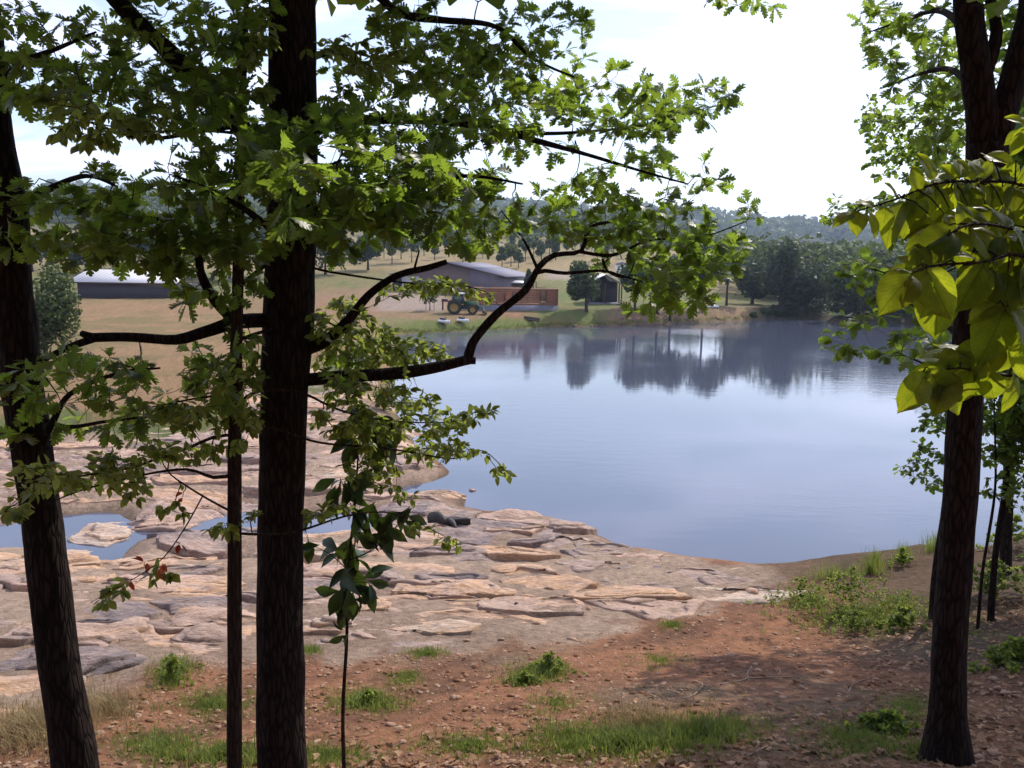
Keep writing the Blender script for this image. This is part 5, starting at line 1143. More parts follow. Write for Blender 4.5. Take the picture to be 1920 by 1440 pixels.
br(ro, [(1900, 150, Yr), (1980, 120, 7.5), (2080, 100, 8.6)], 0.04, 0.006)
ro.clusters([(1640, 40, 45, 35, 9.4), (1690, 90, 60, 45, 9.0), (1740, 40, 60, 45, 8.4), (1720, 160, 60, 45, 8.8), (1770, 220, 50, 50, 8.2), (1790, 120, 40, 60, 7.8), (1780, 300, 40, 40, 8.2), (1870, 30, 30, 40, 7.4), (1880, 120, 25, 40, 7.6), (1895, 40, 25, 40, 7.4),
             (1360, 5, 40, 16, 9.5, .3), (1440, 2, 40, 12, 9.3, .3), (1840, 400, 40, 40, 7.6, .5, .6),
             (1620, 510, 50, 30, 8.5), (1575, 640, 40, 25, 8.6), (1600, 600, 50, 18, 8.6), (1670, 500, 40, 25, 8.2), (1690, 570, 60, 30, 8.0), (1740, 620, 60, 30, 7.6), (1700, 660, 50, 30, 8.0), (1640, 660, 40, 18, 8.4), (1780, 560, 50, 30, 7.4), (1880, 560, 30, 50, 7.6)], 'oak', 'oak_leaf', 0.135, dens=1.35, per=6, along=2)
ro.clusters([(1700, -200, 220, 150, 8.0, 1.2), (1950, -200, 200, 200, 7.5, 1.4), (2050, 100, 120, 200, 8.2, 1.0), (1850, -550, 260, 200, 7.5, 1.5), (2100, -500, 200, 200, 7.8, 1.5)], 'oaklow', 'oak_leaf', 0.2, dens=1.6, per=7, along=2)
ro.finish(single=200)

# --- more trees on the right bank, further off
def bank_oak(u, Y, vtop, label, seed, cl, leaf=0.12, r0=0.10, dens=0.6, kind='oaklow', bare=()):
    x = P(u, 900, Y)[0]; b_ = np.array([x, Y, hgt(x, Y)])
    t = Tree('bank_oak', b_, label, group='trees on the right bank', seed=seed); top = P(u + 10, vtop, Y); r_ = t.r
    mid = b_ * 0.5 + top * 0.5 + np.array([0.1, 0, 0])
    t.limb('trunk', [b_ - np.array([0, 0, .3]), b_ * .8 + top * .2, mid, b_ * .2 + top * .8, top], [r0 * 1.2, r0, r0 * 0.8, r0 * 0.5, r0 * 0.15], n=12, step=0.2)
    t.clusters(cl, kind, 'oak_leaf', leaf, dens=dens, per=6, along=3, thick=1.4)
    return t.finish(single=40)
bank_oak(1905, 15.0, -80, 'fine-leaved tree behind the forked oak, reaching out over the lake', 111,
         [(1700, 240, 90, 50, 15, .8), (1640, 250, 40, 40, 14.6, .6), (1680, 300, 60, 40, 14.8, .8), (1740, 320, 60, 50, 15, .8), (1600, 375, 50, 18, 14.5, .5), (1570, 402, 36, 12, 14.4, .4), (1640, 400, 60, 22, 14.6, .6), (1700, 390, 70, 40, 15, .8), (1790, 250, 60, 90, 15.2, .9), (1860, 150, 80, 120, 15.3, 1), (1900, 350, 60, 120, 15.3, 1), (1780, 120, 60, 60, 15, .9), (1660, 200, 40, 25, 14.8, .6), (1720, 440, 60, 30, 15, .8), (1830, 440, 60, 60, 15, .8),
          (2010, -150, 130, 120, 15.5, 1.5), (2050, 150, 120, 250, 16, 1.5)], leaf=0.13, r0=0.09, dens=1.00)
bank_oak(1885, 12.2, 560, 'thin dark sapling leaning behind the forked oak trunk', 112,
         [(1880, 760, 40, 40, 12.2, .3), (1900, 840, 30, 40, 12.2, .3), (1905, 930, 25, 30, 12.2, .3), (1860, 660, 40, 50, 12.2, .3), (1890, 700, 30, 30, 12.3, .3), (1875, 820, 45, 60, 12.2, .3, 1.2), (1900, 760, 40, 60, 12.2, .4, 1.4), (1905, 880, 30, 60, 12.2, .3, 1.2), (1860, 910, 20, 25, 12.2, .3)], leaf=0.12, r0=0.045, dens=1.00)
bank_oak(1862, 11.8, 640, 'thinnest bare-stemmed sapling close right of the forked oak trunk', 113, [(1865, 790, 20, 30, 11.8, .2), (1850, 720, 25, 30, 11.8, .2), (1872, 870, 15, 15, 11.8, .2)], leaf=0.1, r0=0.022, dens=0.70)
bank_oak(1772, 12.5, 640, 'young leafy tree over the water, half hidden by the forked oak trunk', 114,
         [(1750, 790, 40, 35, 12.4, .3), (1740, 850, 45, 25, 12.4, .3), (1720, 885, 35, 14, 12.3, .2), (1755, 900, 30, 18, 12.4, .3), (1765, 740, 30, 30, 12.4, .3), (1830, 780, 30, 40, 12.5, .3), (1780, 690, 40, 30, 12.5, .3)], leaf=0.12, r0=0.05, dens=1.10)
bank_oak(1985, 12.5, 0, 'leafy tree at the right edge of the picture on the dark bank', 115,
         [(1930, 700, 60, 120, 12.5, .6), (1960, 450, 90, 150, 12.5, .8), (2010, 200, 120, 200, 12.5, 1), (1905, 820, 30, 60, 12.4, .4), (1900, 600, 40, 60, 12.4, .5), (2120, 500, 120, 300, 12.5, 1), (2000, -150, 200, 150, 12.5, 1.4), (2010, 620, 110, 220, 11.5, .6, 1.3), (1990, 380, 90, 160, 11.8, .6, 1.3), (2100, 750, 120, 200, 11.5, .8, 1.3)], leaf=0.19, r0=0.14, dens=3.0)
bank_oak(2190, 15.5, -300, 'tall tree outside the right edge shading the bank', 116, [(2060, 300, 160, 300, 15, 1.2), (2200, -100, 250, 250, 15.5, 1.5), (2300, 400, 150, 300, 15.5, 1.5)], leaf=0.24, r0=0.16, dens=2.4)

# --- dogwood at the right, close to the lens: every leaf by itself
stem_x = 1.75; dz = hgt(stem_x, 1.7)
dg = Tree('dogwood_tree', (stem_x, 1.7, dz), 'dogwood branches with big drooping yellow-green leaves close at the right', seed=105)
dg.limb('stem', [(stem_x, 1.7, dz - .2), (stem_x - .03, 1.68, dz + 0.8), (stem_x - .08, 1.7, dz + 1.5), (stem_x - 0.1, 1.72, dz + 2.3)], [0.028, 0.022, 0.018, 0.010], mat='thin_bark', n=10, step=0.1)
kw = dict(mat='twig_bark', n=7, step=0.03, rough=0.05, lump=0.05, name='twig')
br(dg, [(2300, 560, 1.7), (2050, 420, 1.68), (1930, 350, 1.66), (1830, 340, 1.64), (1750, 345, 1.6), (1690, 370, 1.58), (1600, 398, 1.56)], 0.0042, 0.0014, **kw)
br(dg, [(2300, 620, 1.72), (2050, 480, 1.6), (1900, 430, 1.52), (1820, 420, 1.48), (1780, 440, 1.46)], 0.0042, 0.0014, **kw)
br(dg, [(2300, 700, 1.72), (2050, 560, 1.6), (1920, 480, 1.5), (1850, 490, 1.46), (1740, 500, 1.42), (1700, 520, 1.4)], 0.0042, 0.0014, **kw)
br(dg, [(2300, 860, 1.72), (2050, 700, 1.62), (1920, 705, 1.55), (1850, 700, 1.52), (1800, 690, 1.5), (1730, 700, 1.48)], 0.0042, 0.0014, **kw)
br(dg, [(2050, 705, 1.62), (1960, 640, 1.56), (1900, 600, 1.5), (1880, 570, 1.48)], 0.003, 0.0013, **kw)
br(dg, [(2300, 500, 1.75), (2060, 300, 1.7), (1950, 240, 1.68)], 0.0036, 0.0014, **kw)
# leaf base (u, v), metres ahead, direction of the tip in the picture (degrees, 0 = right, -90 = down), length px, tilt towards the lens, shape
DW = [(1712, 510, 1.40, -128, 150, 0.3, 0), (1735, 500, 1.42, -78, 145, 0.5, 2), (1762, 505, 1.45, -100, 150, 0.4, 0), (1845, 492, 1.46, -112, 165, 0.4, 2), (1850, 500, 1.5, -60, 120, 0.6, 1),
      (1790, 432, 1.47, -140, 130, 0.9, 1), (1800, 430, 1.48, -100, 120, 0.8, 3), (1820, 425, 1.5, -55, 130, 0.7, 0), (1870, 425, 1.52, -80, 130, 0.8, 1), (1905, 440, 1.55, -100, 140, 0.6, 2), (1900, 430, 1.5, -30, 130, 0.8, 0),
      (1745, 345, 1.6, -150, 95, 0.6, 1), (1752, 348, 1.6, -95, 105, 0.5, 0), (1790, 338, 1.62, -70, 105, 0.7, 2), (1805, 335, 1.63, -120, 100, 0.5, 0), (1835, 340, 1.64, -90, 120, 0.6, 1), (1860, 342, 1.65, -60, 110, 0.6, 3), (1900, 348, 1.66, -100, 120, 0.6, 0), (1925, 350, 1.66, -50, 110, 0.6, 1),
      (1750, 340, 1.6, 120, 80, 0.7, 0), (1800, 335, 1.62, 75, 75, 0.6, 2), (1840, 335, 1.63, 110, 80, 0.7, 1), (1870, 340, 1.65, 60, 75, 0.5, 0), (1895, 345, 1.66, 100, 90, 0.7, 3), (1780, 342, 1.61, 140, 85, 0.5, 1),
      (1695, 372, 1.58, -130, 105, 0.9, 3), (1700, 370, 1.58, -75, 115, 0.8, 1), (1720, 360, 1.59, -105, 110, 0.6, 0), (1610, 396, 1.56, -110, 70, 0.9, 1), (1602, 398, 1.56, -165, 55, 1.0, 3), (1625, 392, 1.56, -60, 80, 0.8, 1), (1660, 385, 1.57, -100, 85, 0.8, 3), (1680, 370, 1.58, 130, 60, 0.6, 0),
      (1800, 690, 1.5, -150, 150, 0.3, 3), (1735, 700, 1.48, -125, 110, 0.5, 1), (1740, 690, 1.48, -60, 130, 0.4, 0), (1800, 680, 1.5, 150, 120, 0.8, 1), (1820, 690, 1.51, -95, 110, 0.5, 2), (1850, 695, 1.52, -60, 110, 0.5, 0), (1835, 690, 1.52, 120, 110, 0.7, 1), (1870, 700, 1.53, 80, 110, 0.6, 2), (1855, 700, 1.53, -110, 80, 0.4, 3),
      (1885, 575, 1.48, -110, 130, 0.3, 1), (1890, 575, 1.48, -50, 160, 0.4, 0), (1900, 600, 1.5, -120, 140, 0.4, 3), (1870, 570, 1.48, -150, 90, 0.5, 2), (1915, 610, 1.52, -80, 130, 0.4, 1), (1905, 560, 1.5, 60, 90, 0.6, 0),
      (1930, 480, 1.5, -100, 150, 0.5, 2), (1925, 500, 1.52, -130, 150, 0.5, 1), (1915, 245, 1.67, -100, 70, 0.4, 0), (1930, 240, 1.68, -130, 70, 0.4, 1), (1925, 235, 1.68, 130, 60, 0.5, 2), (1920, 390, 1.6, -110, 120, 0.6, 1), (1880, 385, 1.6, -80, 110, 0.7, 0), (1850, 390, 1.6, -120, 110, 0.6, 2), (1780, 390, 1.58, -90, 100, 0.5, 1), (1815, 385, 1.59, -70, 110, 0.6, 3)]
DW += [(1712, 505, 1.43, -160, 110, 0.7, 1), (1720, 500, 1.44, 100, 60, 0.6, 0), (1770, 495, 1.45, 120, 80, 0.8, 1), (1830, 488, 1.46, 150, 100, 0.9, 3), (1860, 485, 1.48, 60, 100, 0.8, 0), (1760, 500, 1.43, -140, 110, 0.5, 3), (1810, 430, 1.5, 100, 90, 0.8, 1), (1850, 428, 1.5, 130, 90, 0.7, 2), (1890, 430, 1.52, 95, 100, 0.8, 1), (1780, 435, 1.47, -170, 100, 0.8, 0),
       (1640, 388, 1.57, 160, 60, 0.9, 1), (1720, 362, 1.59, 100, 70, 0.6, 2), (1760, 352, 1.6, -125, 90, 0.7, 3), (1820, 345, 1.63, -100, 110, 0.8, 0), (1880, 350, 1.65, -130, 110, 0.7, 1), (1910, 350, 1.66, 70, 90, 0.6, 2), (1860, 300, 1.66, -90, 80, 0.5, 1), (1905, 300, 1.67, -110, 90, 0.6, 0), (1770, 400, 1.55, -60, 100, 0.7, 1), (1740, 400, 1.55, -110, 95, 0.7, 2), (1830, 470, 1.5, -90, 120, 0.6, 3), (1890, 510, 1.5, -110, 130, 0.6, 1), (1870, 640, 1.52, -130, 120, 0.5, 2), (1900, 690, 1.54, -90, 100, 0.5, 1), (1780, 690, 1.5, -110, 120, 0.6, 2), (1765, 705, 1.5, -150, 110, 0.6, 1)]
fw = np.array([0, _cp, -_sp]); upv = np.array([0, _sp, _cp]); rt_ = np.array([1.0, 0, 0])
dr_ = np.random.default_rng(77)
twN = np.array([a for a, _ in dg.nodes])
DW += [(u + dr_.uniform(-25, 25), v + dr_.uniform(-12, 20), Y + dr_.uniform(0.02, 0.12), a + dr_.uniform(-50, 50), l_ * 0.9, t, (s_ + 1) % 4) for u, v, Y, a, l_, t, s_ in DW if u > 1700][::2]
for u, v, Y, ang_, ln, tl, shp in DW:
    p0 = P(u, v, Y); a_ = R(ang_ + dr_.uniform(-8, 8))
    ax = rt_ * math.cos(a_) + upv * math.sin(a_) + fw * dr_.normal(-0.1, 0.35)
    nr = -fw * (1.0 - 0.45 * tl) + np.array([0, 0, 1]) * tl + dr_.normal(0, 0.25, 3)
    rot = frames(ax[None], nr[None])[0] * M_(ln * 0.64 * dr_.uniform(0.75, 1.2), Y)
    M4 = Matrix(np.c_[np.r_[rot, [[0, 0, 0]]], np.r_[p0, 1]].tolist())
    inst('leaf', leaf_mesh('dogwood', shp, 'dogwood_leaf'), dg.root, M4)
    q = twN[np.argmin(((twN - p0) ** 2).sum(1))]
    if np.linalg.norm(q - p0) > 0.008:
        V, F = tube([q, (q + p0) / 2 + np.array([0, 0, 0.006]), p0], [0.0018, 0.0015, 0.0012], 5, caps=False); dg.tw.add(V, F)
dg.finish()

# --- sapling with hanging leaves in front of the slabs
b0 = ground(645, 1470)
sp_ = Tree('oak_sapling', b0, 'thin sapling with hanging dark leaves standing before the stone slabs', 'sapling', seed=106)
Ys = b0[1]
sp_.limb('stem', [b0 - np.array([0, 0, .2])] + PL([(645, 1440, Ys), (643, 1330, Ys), (650, 1200, Ys), (653, 1060, Ys), (664, 960, Ys), (670, 880, Ys), (674, 815, Ys), (690, 770, Ys)]), [0.017, 0.016, 0.015, 0.013, 0.010, 0.009, 0.007, 0.005, 0.003], mat='thin_bark', n=10, step=0.08)
kw = dict(mat='twig_bark', n=5, rough=0.06, lump=0.05)
br(sp_, [(655, 1050, Ys), (700, 1030, Ys), (745, 985, Ys - .05), (768, 950, Ys - .1)], 0.006, 0.003, **kw)
br(sp_, [(653, 1070, Ys), (620, 1040, Ys), (580, 1020, Ys)], 0.005, 0.002, **kw)
br(sp_, [(665, 960, Ys), (650, 930, Ys + .1), (640, 900, Ys + .15)], 0.004, 0.002, **kw)
br(sp_, [(671, 880, Ys), (700, 850, Ys - .05), (715, 820, Ys - .1)], 0.004, 0.002, **kw)
SL = [(672, 818, -120, 85), (676, 815, -60, 75), (700, 815, -85, 100), (715, 818, -75, 90), (672, 830, -160, 70), (690, 780, -40, 70), (690, 775, 160, 70), (640, 905, -110, 90), (645, 900, -75, 85), (638, 900, -150, 70), (660, 950, -50, 80),
      (650, 895, -30, 75), (768, 950, -110, 80), (735, 965, -120, 85), (700, 940, -85, 75), (720, 985, -60, 70), (690, 960, -130, 70), (665, 1000, -40, 80), (662, 1010, -140, 80), (660, 1015, -80, 90), (700, 1010, -30, 70), (680, 1020, 30, 60), (640, 1030, -160, 70),
      (655, 1060, -110, 80), (655, 1055, -65, 85), (580, 1020, -120, 60), (590, 1030, 170, 60), (575, 1000, 120, 55), (690, 1100, -60, 60), (655, 1100, -115, 90), (653, 1105, -80, 80), (660, 1095, -40, 75), (680, 1085, 20, 65), (652, 1130, -100, 70), (655, 1125, -60, 60), (648, 1190, -150, 45), (755, 975, -20, 60), (645, 1100, -130, 75)]
sN = np.array([a for a, _ in sp_.nodes])
SL = [(u + dr_.uniform(-9, 9) * k, v + dr_.uniform(-8, 8) * k, a + dr_.uniform(-45, 45) * k, l_ * (1 - 0.1 * k)) for k in (0, 1, 1.3) for u, v, a, l_ in SL]
for u, v, ang_, ln in SL:
    Y = Ys + dr_.normal(0, 0.08); p0 = P(u, v, Y); a_ = R(ang_ + dr_.uniform(-12, 12))
    ax = rt_ * math.cos(a_) + upv * math.sin(a_) + fw * dr_.normal(0, 0.4); nr = -fw * 0.7 + np.array([0, 0, 0.6]) + dr_.normal(0, 0.45, 3)
    rot = frames(ax[None], nr[None])[0] * M_(ln * 0.74, Y)
    inst('leaf', leaf_mesh('obovate', int(dr_.integers(0, 3)), 'sapling_leaf'), sp_.root, Matrix(np.c_[np.r_[rot, [[0, 0, 0]]], np.r_[p0, 1]].tolist()))
    q = sN[np.argmin(((sN - p0) ** 2).sum(1))]
    if np.linalg.norm(q - p0) > 0.01: V, F = tube([q, (q + p0) / 2 + np.array([0, 0, 0.01]), p0], [0.0022, 0.0018, 0.0015], 4, caps=False); sp_.tw.add(V, F)
sp_.finish()
# ---------------------------------------------------------------- things lying and growing on the bank
simple('loose_stone', (0.36, 0.225, 0.155), 0.9, 0.2, 0.4, 9, bump=0.6)
simple('soil_clod', (0.25, 0.128, 0.075), 0.95, 0.1, 0.3, 9, bump=0.6)
simple('wet_stone', (0.03, 0.024, 0.022), 0.6, 0.4, 0.3, 6, bump=0.6)
simple('dead_wood', (0.30, 0.22, 0.165), 0.85, 0.2, 0.3, 12)
gr_ = np.random.default_rng(300)
def in_view_ground(n, u0=-40, u1=1960, v0=1120, v1=1500):
    """points of the near bank, about even over the picture"""
    out = []
    us = gr_.uniform(u0, u1, n); vs_ = gr_.uniform(v0, v1, n)
    D = np.array([ray(a, b_) for a, b_ in zip(us, vs_)])
    t = np.full(n, 3.5)
    for _ in range(60):                # walk down to the land
        p = np.array([0, 0, EYE]) + D * (t / D[:, 1])[:, None]
        h = hfast(p[:, 0], p[:, 1]); t = t + np.clip((p[:, 2] - h) * 0.9, -0.3, 2.0)
    p = np.array([0, 0, EYE]) + D * (t / D[:, 1])[:, None]; p[:, 2] = height(p[:, 0], p[:, 1])
    return p, us, vs_
def rock_mesh(seed, flat=0.5, sub=1):
    r_ = np.random.default_rng(seed)
    d = r_.normal(0, 1, (16, 3)); d /= np.linalg.norm(d, axis=1, keepdims=True); d *= r_.uniform(0.75, 1.1, (16, 1)); d[:, 2] *= flat
    import bmesh
    bm = bmesh.new()
    for q in d: bm.verts.new(q)
    bmesh.ops.convex_hull(bm, input=bm.verts)
    bmesh.ops.delete(bm, geom=[v for v in bm.verts if not v.link_faces], context='VERTS')
    bm.verts.index_update(); V = np.array([v.co[:] for v in bm.verts]); F = np.array([[v.index for v in f.verts] for f in bm.faces if len(f.verts) == 3]); bm.free()
    return V, F
ROCK = [rock_mesh(k, fl) for k, fl in enumerate((0.35, 0.5, 0.3, 0.6, 0.42, 0.25))]
p, us, vs_ = in_view_ground(9000)
zd = sdpoly(ZONE, p[:, 0], p[:, 1]); ok = (zd > 0.0) & (p[:, 1] < 21) & (shore(p[:, 0], p[:, 1]) > 0.1)
dens = 0.5 + 1.2 * fbm(p[:, 0] * 0.8, p[:, 1] * 0.8, 71)
ok &= gr_.random(len(p)) < np.clip(dens + sstep(1.5, 0, zd) * 0.8, 0.08, 1)
p = p[ok]
Vs = []; Fs = []; off = 0
for q in p:
    V, F = ROCK[gr_.integers(0, 6)]; s_ = 0.012 + 0.03 * gr_.random() ** 3; a = gr_.uniform(0, 6.28); c, n_ = math.cos(a), math.sin(a)
    W = V * s_ * np.array([1, gr_.uniform(0.6, 1), 1]); W = np.stack([W[:, 0] * c - W[:, 1] * n_, W[:, 0] * n_ + W[:, 1] * c, W[:, 2]], 1) + q
    Vs.append(W); Fs.append(F + off); off += len(V)
o = mobj('gravel', np.vstack(Vs), np.vstack(Fs), MAT['loose_stone']); tag(o, 'small stone chips scattered over the red soil', 'gravel', kind='stuff')
p, us, vs_ = in_view_ground(6500)
zd = sdpoly(ZONE, p[:, 0], p[:, 1]); ok = (zd > 0.15) & (p[:, 1] < 20) & (shore(p[:, 0], p[:, 1]) > 0.3) & (gr_.random(len(p)) < np.clip(0.45 + 1.6 * fbm(p[:, 0] * 0.7, p[:, 1] * 1.2, 75), 0.05, 1))
Vs = []; Fs = []; off = 0
for q in p[ok]:
    V, F = ROCK[gr_.integers(0, 6)]; s_ = 0.015 + 0.05 * gr_.random() ** 2.5; a = gr_.uniform(0, 6.28); c, n_ = math.cos(a), math.sin(a)
    W = V * s_ * np.array([1, 0.8, 1.1]); W = np.stack([W[:, 0] * c - W[:, 1] * n_, W[:, 0] * n_ + W[:, 1] * c, W[:, 2]], 1) + q
    Vs.append(W); Fs.append(F + off); off += len(V)
o = mobj('soil_clods', np.vstack(Vs), np.vstack(Fs), MAT['soil_clod']); tag(o, 'crumbled clods of red soil over the bank', 'soil', kind='stuff')
# stones one could pick up
ROCK_ME = []
for k, (V, F) in enumerate(ROCK):
    me = bpy.data.meshes.new('loose_stone'); set_mesh(me, V, F); me.materials.append(MAT['loose_stone']); ROCK_ME.append(me)
def stone(u, v, wpx, label, flat=1.0, k=0, mat=None, group='loose stones on the soil', rot=None):
    q = ground(u, v); s_ = M_(wpx, q[1]) / 2
    M4 = Matrix.Translation(Vector(q) + Vector((0, 0, s_ * 0.1))) @ Matrix.Rotation(gr_.uniform(0, 6.28) if rot is None else rot, 4, 'Z') @ Matrix.Rotation(gr_.normal(0, 0.12), 4, 'X') @ Matrix.Diagonal((s_, s_ * 0.75, s_ * flat, 1))
    o = inst('loose_stone', ROCK_ME[k % 6], None, M4); tag(o, label, 'stone', group); return o
for k, (u, v, w_, lb) in enumerate([(1465, 1330, 18, 'pale rounded stone on the soil below the dead twig'), (1370, 1230, 22, 'flat pale stone left of the tree shadow'), (1415, 1360, 20, 'small flat stone at the lower edge of the shadow'), (850, 1310, 24, 'upright dark stone in the middle of the soil bank'),
        (1400, 1312, 22, 'flat brown stone below the forked dead twig'), (1555, 1262, 30, 'flat grey stone inside the tree shadow'), (1352, 1165, 20, 'brown stone just right of the small grass tuft'), (1410, 1112, 36, 'dark wedge of rock where the slabs meet the soil'), (670, 1262, 16, 'pale pebble right of the sapling stem'), (875, 1202, 16, 'small dark block beside the big undercut slab'),
        (940, 1200, 18, 'reddish block of stone at the lower edge of the slabs'), (1070, 1198, 26, 'broken block at the right of the reddish block'), (1028, 1104, 24, 'small square stone lying on the middle slabs'), (1105, 1142, 20, 'upright stone chip beside the long grey slab'), (885, 920, 20, 'dark rock sticking out of the lake near the slabs'), (1005, 1170, 20, 'thin chip of rock on cement below the long grey slab'),
        (1700, 1200, 34, 'flat stone at the foot of the green weeds'), (1745, 1225, 28, 'pale flat stone near the forked oak trunk'), (1885, 1300, 34, 'large flat stone on the dark bank right of the forked oak')]):
    stone(u, v, w_, lb, 0.9, k)
p, us, vs_ = in_view_ground(260, v0=1150, v1=1440)
zd = sdpoly(ZONE, p[:, 0], p[:, 1])
for k, (q, z_) in enumerate(zip(p, zd)):
    if z_ < 0.05 or shore(q[:1], q[1:2])[0] < 0.3: continue
    s_ = gr_.uniform(0.03, 0.065)
    M4 = Matrix.Translation(Vector(q) + Vector((0, 0, s_ * .1))) @ Matrix.Rotation(gr_.uniform(0, 6.28), 4, 'Z') @ Matrix.Diagonal((s_, s_ * gr_.uniform(.6, .9), s_ * gr_.uniform(.5, 1), 1))
    o = inst('loose_stone', ROCK_ME[k % 6], None, M4); tag(o, 'small flat stone chip lying loose on the red soil bank', 'stone', 'stone chips on the soil bank')

# driftwood log on the slabs by the water
q = ground(845, 985)
lg = empty('driftwood_log', q, 'dark wet log lying on the slabs at the water edge', 'log')
pp, qq = smooth_path([q + np.array(a) for a in ((-0.55, 0.25, 0.12), (-0.25, 0.05, 0.14), (0.1, 0.0, 0.1), (0.5, 0.05, 0.12))], [0.13, 0.15, 0.11, 0.08], 0.06)
V, F = tube(pp, qq, 12, 0.3, 3, lump=0.4); mobj('log_body', V, F, MAT['wet_stone'], lg, True)
pp, qq = smooth_path([q + np.array(a) for a in ((-0.05, 0.0, 0.14), (0.1, -0.2, 0.10), (0.15, -0.35, 0.02))], [0.08, 0.06, 0.03], 0.06)
V, F = tube(pp, qq, 8, 0.2, 4, lump=0.2); mobj('log_stub', V, F, MAT['wet_stone'], lg, True)
# fallen twigs
for pts, lb in (([(1350, 1285), (1398, 1275), (1402, 1262), (1410, 1250)], 'forked dead twig on the soil left of the shadow'), ([(1398, 1274), (1440, 1272), (1500, 1270)], 'straight dead twig lying beside the forked one'), ([(1588, 1310), (1600, 1285), (1640, 1270)], 'curved dead twig in the tree shadow'), ([(1280, 1312), (1300, 1305), (1318, 1288)], 'short dead twig on the bare soil'), ([(1385, 1425), (1410, 1415), (1440, 1400)], 'dead twig in the grass at the lower edge')):
    W = [ground(*a) + np.array([0, 0, 0.012]) for a in pts]
    t_ = empty('fallen_twig', W[0], lb, 'twig', 'fallen twigs on the soil'); a, b_ = smooth_path(W, np.linspace(0.009, 0.004, len(W)), 0.05)
    V, F = tube(a, b_, 6, 0.15); mobj('stick', V, F, MAT['dead_wood'], t_, True)
    V, F = tube([a[len(a) // 2], a[len(a) // 2] + np.array([0.08, 0.1, 0.02]), a[len(a) // 2] + np.array([0.1, 0.2, 0.015])], [0.005, 0.004, 0.003], 5); mobj('side_stick', V, F, MAT['dead_wood'], t_, True)

# dead leaves on the ground
p, us, vs_ = in_view_ground(9000, v0=1120, v1=1520)
zd = sdpoly(ZONE, p[:, 0], p[:, 1])
ok = (zd > 0.1) & (gr_.random(len(p)) < np.clip(0.13 + 0.9 * sstep(1450, 1700, us) + 0.5 * sstep(1330, 1440, vs_), 0, 1)) & (shore(p[:, 0], p[:, 1]) > 0.3)
p = p[ok]; n = len(p); nr = np.array([0, 0, 1.0]) + gr_.normal(0, 0.35, (n, 3)); ax = gr_.normal(0, 1, (n, 3)); ax[:, 2] = 0
o = leaves_join('oaklow', p + np.array([0, 0, 0.015]), frames(ax, nr), gr_.uniform(0.05, 0.11, n), 'leaf_litter', 'litter_leaf', None, gr_); tag(o, 'dry brown leaves strewn over the bank', 'leaf litter', kind='stuff')

# grass and weeds
def blades(name, label, spots, hgt_, mat, wid=0.006, n_per=1, lean=0.5, cat='grass'):
    Vs = []; n = len(spots); P0 = np.repeat(spots, n_per, 0); N_ = len(P0)
    P0 = P0 + gr_.normal(0, 0.035, P0.shape) * np.array([1, 1, 0]) * (n_per > 1)
    h = hgt_ * gr_.uniform(0.45, 1.25, N_); a = gr_.uniform(0, 6.283, N_); l_ = gr_.uniform(0.1, 1.0, N_) * lean * h
    dx, dy = np.cos(a), np.sin(a); w = wid * gr_.uniform(0.6, 1.3, N_)
    sx, sy = -dy * w, dx * w
    z0 = P0[:, 2] - 0.02
    q = lambda f, k, s: np.stack([P0[:, 0] + dx * l_ * f * f + s * sx * k, P0[:, 1] + dy * l_ * f * f + s * sy * k, z0 + h * (f - 0.25 * f * f * lean)], 1)
    V = np.stack([q(0, 1, -1), q(0, 1, 1), q(0.55, 0.8, 1), q(0.55, 0.8, -1), q(1.0, 0.12, 1), q(1.0, 0.12, -1)], 1).reshape(-1, 3)
    b_ = np.arange(N_)[:, None] * 6; F = np.concatenate([b_ + np.array([[0, 1, 2, 3]]), b_ + np.array([[3, 2, 4, 5]])])
    o = mobj(name, V, F, MAT[mat], tint=np.repeat(gr_.random(N_), 6)); return tag(o, label, cat, kind='stuff')
def patch(u, v, ru, rv, n):
    out = []
    for _ in range(n):
        a = gr_.uniform(0, 6.283); r_ = abs(gr_.normal(0, 0.55)); q = (u + ru * r_ * math.cos(a), v + rv * r_ * math.sin(a)); out.append(q)
    D = np.array([ray(a, b_) for a, b_ in out]); t = np.full(n, 3.5)
    for _ in range(60):
        p = np.array([0, 0, EYE]) + D * (t / D[:, 1])[:, None]; h = hfast(p[:, 0], p[:, 1]); t = t + np.clip((p[:, 2] - h) * 0.9, -0.3, 2.0)
    p = np.array([0, 0, EYE]) + D * (t / D[:, 1])[:, None]; p[:, 2] = height(p[:, 0], p[:, 1]); return p
A_ = [patch(*a) for a in ((1150, 1390, 190, 40, 1900), (1330, 1370, 120, 35, 700), (1620, 1390, 110, 40, 800), (1640, 1150, 150, 30, 700), (680, 1320, 90, 28, 420), (1010, 1262, 60, 22, 330), (620, 1420, 120, 25, 420), (880, 1400, 120, 30, 300), (1260, 1172, 26, 8, 160), (800, 1225, 45, 10, 200), (585, 1220, 25, 10, 120), (330, 1250, 45, 20, 260),
                         (400, 1320, 120, 40, 500), (300, 1400, 120, 40, 500), (1690, 1130, 70, 25, 300), (1700, 1330, 60, 40, 220), (760, 1275, 40, 18, 160), (1740, 1410, 50, 20, 200), (1240, 1240, 60, 20, 100), (1040, 1320, 80, 30, 120), (1800, 1180, 90, 60, 160))]
blades('grass', 'short green grass growing in patches on the soil bank', np.vstack(A_), 0.085, 'grass_blade', 0.004, 6, 0.7)
A_ = [patch(*a) for a in ((60, 1370, 110, 50, 900), (200, 1330, 90, 40, 260), (1200, 1360, 200, 40, 200), (1850, 1020, 50, 20, 120))]
blades('dry_grass', 'tall dry straw-coloured grass at the lower left corner', np.vstack(A_), 0.2, 'dry_blade', 0.0035, 5, 0.8)
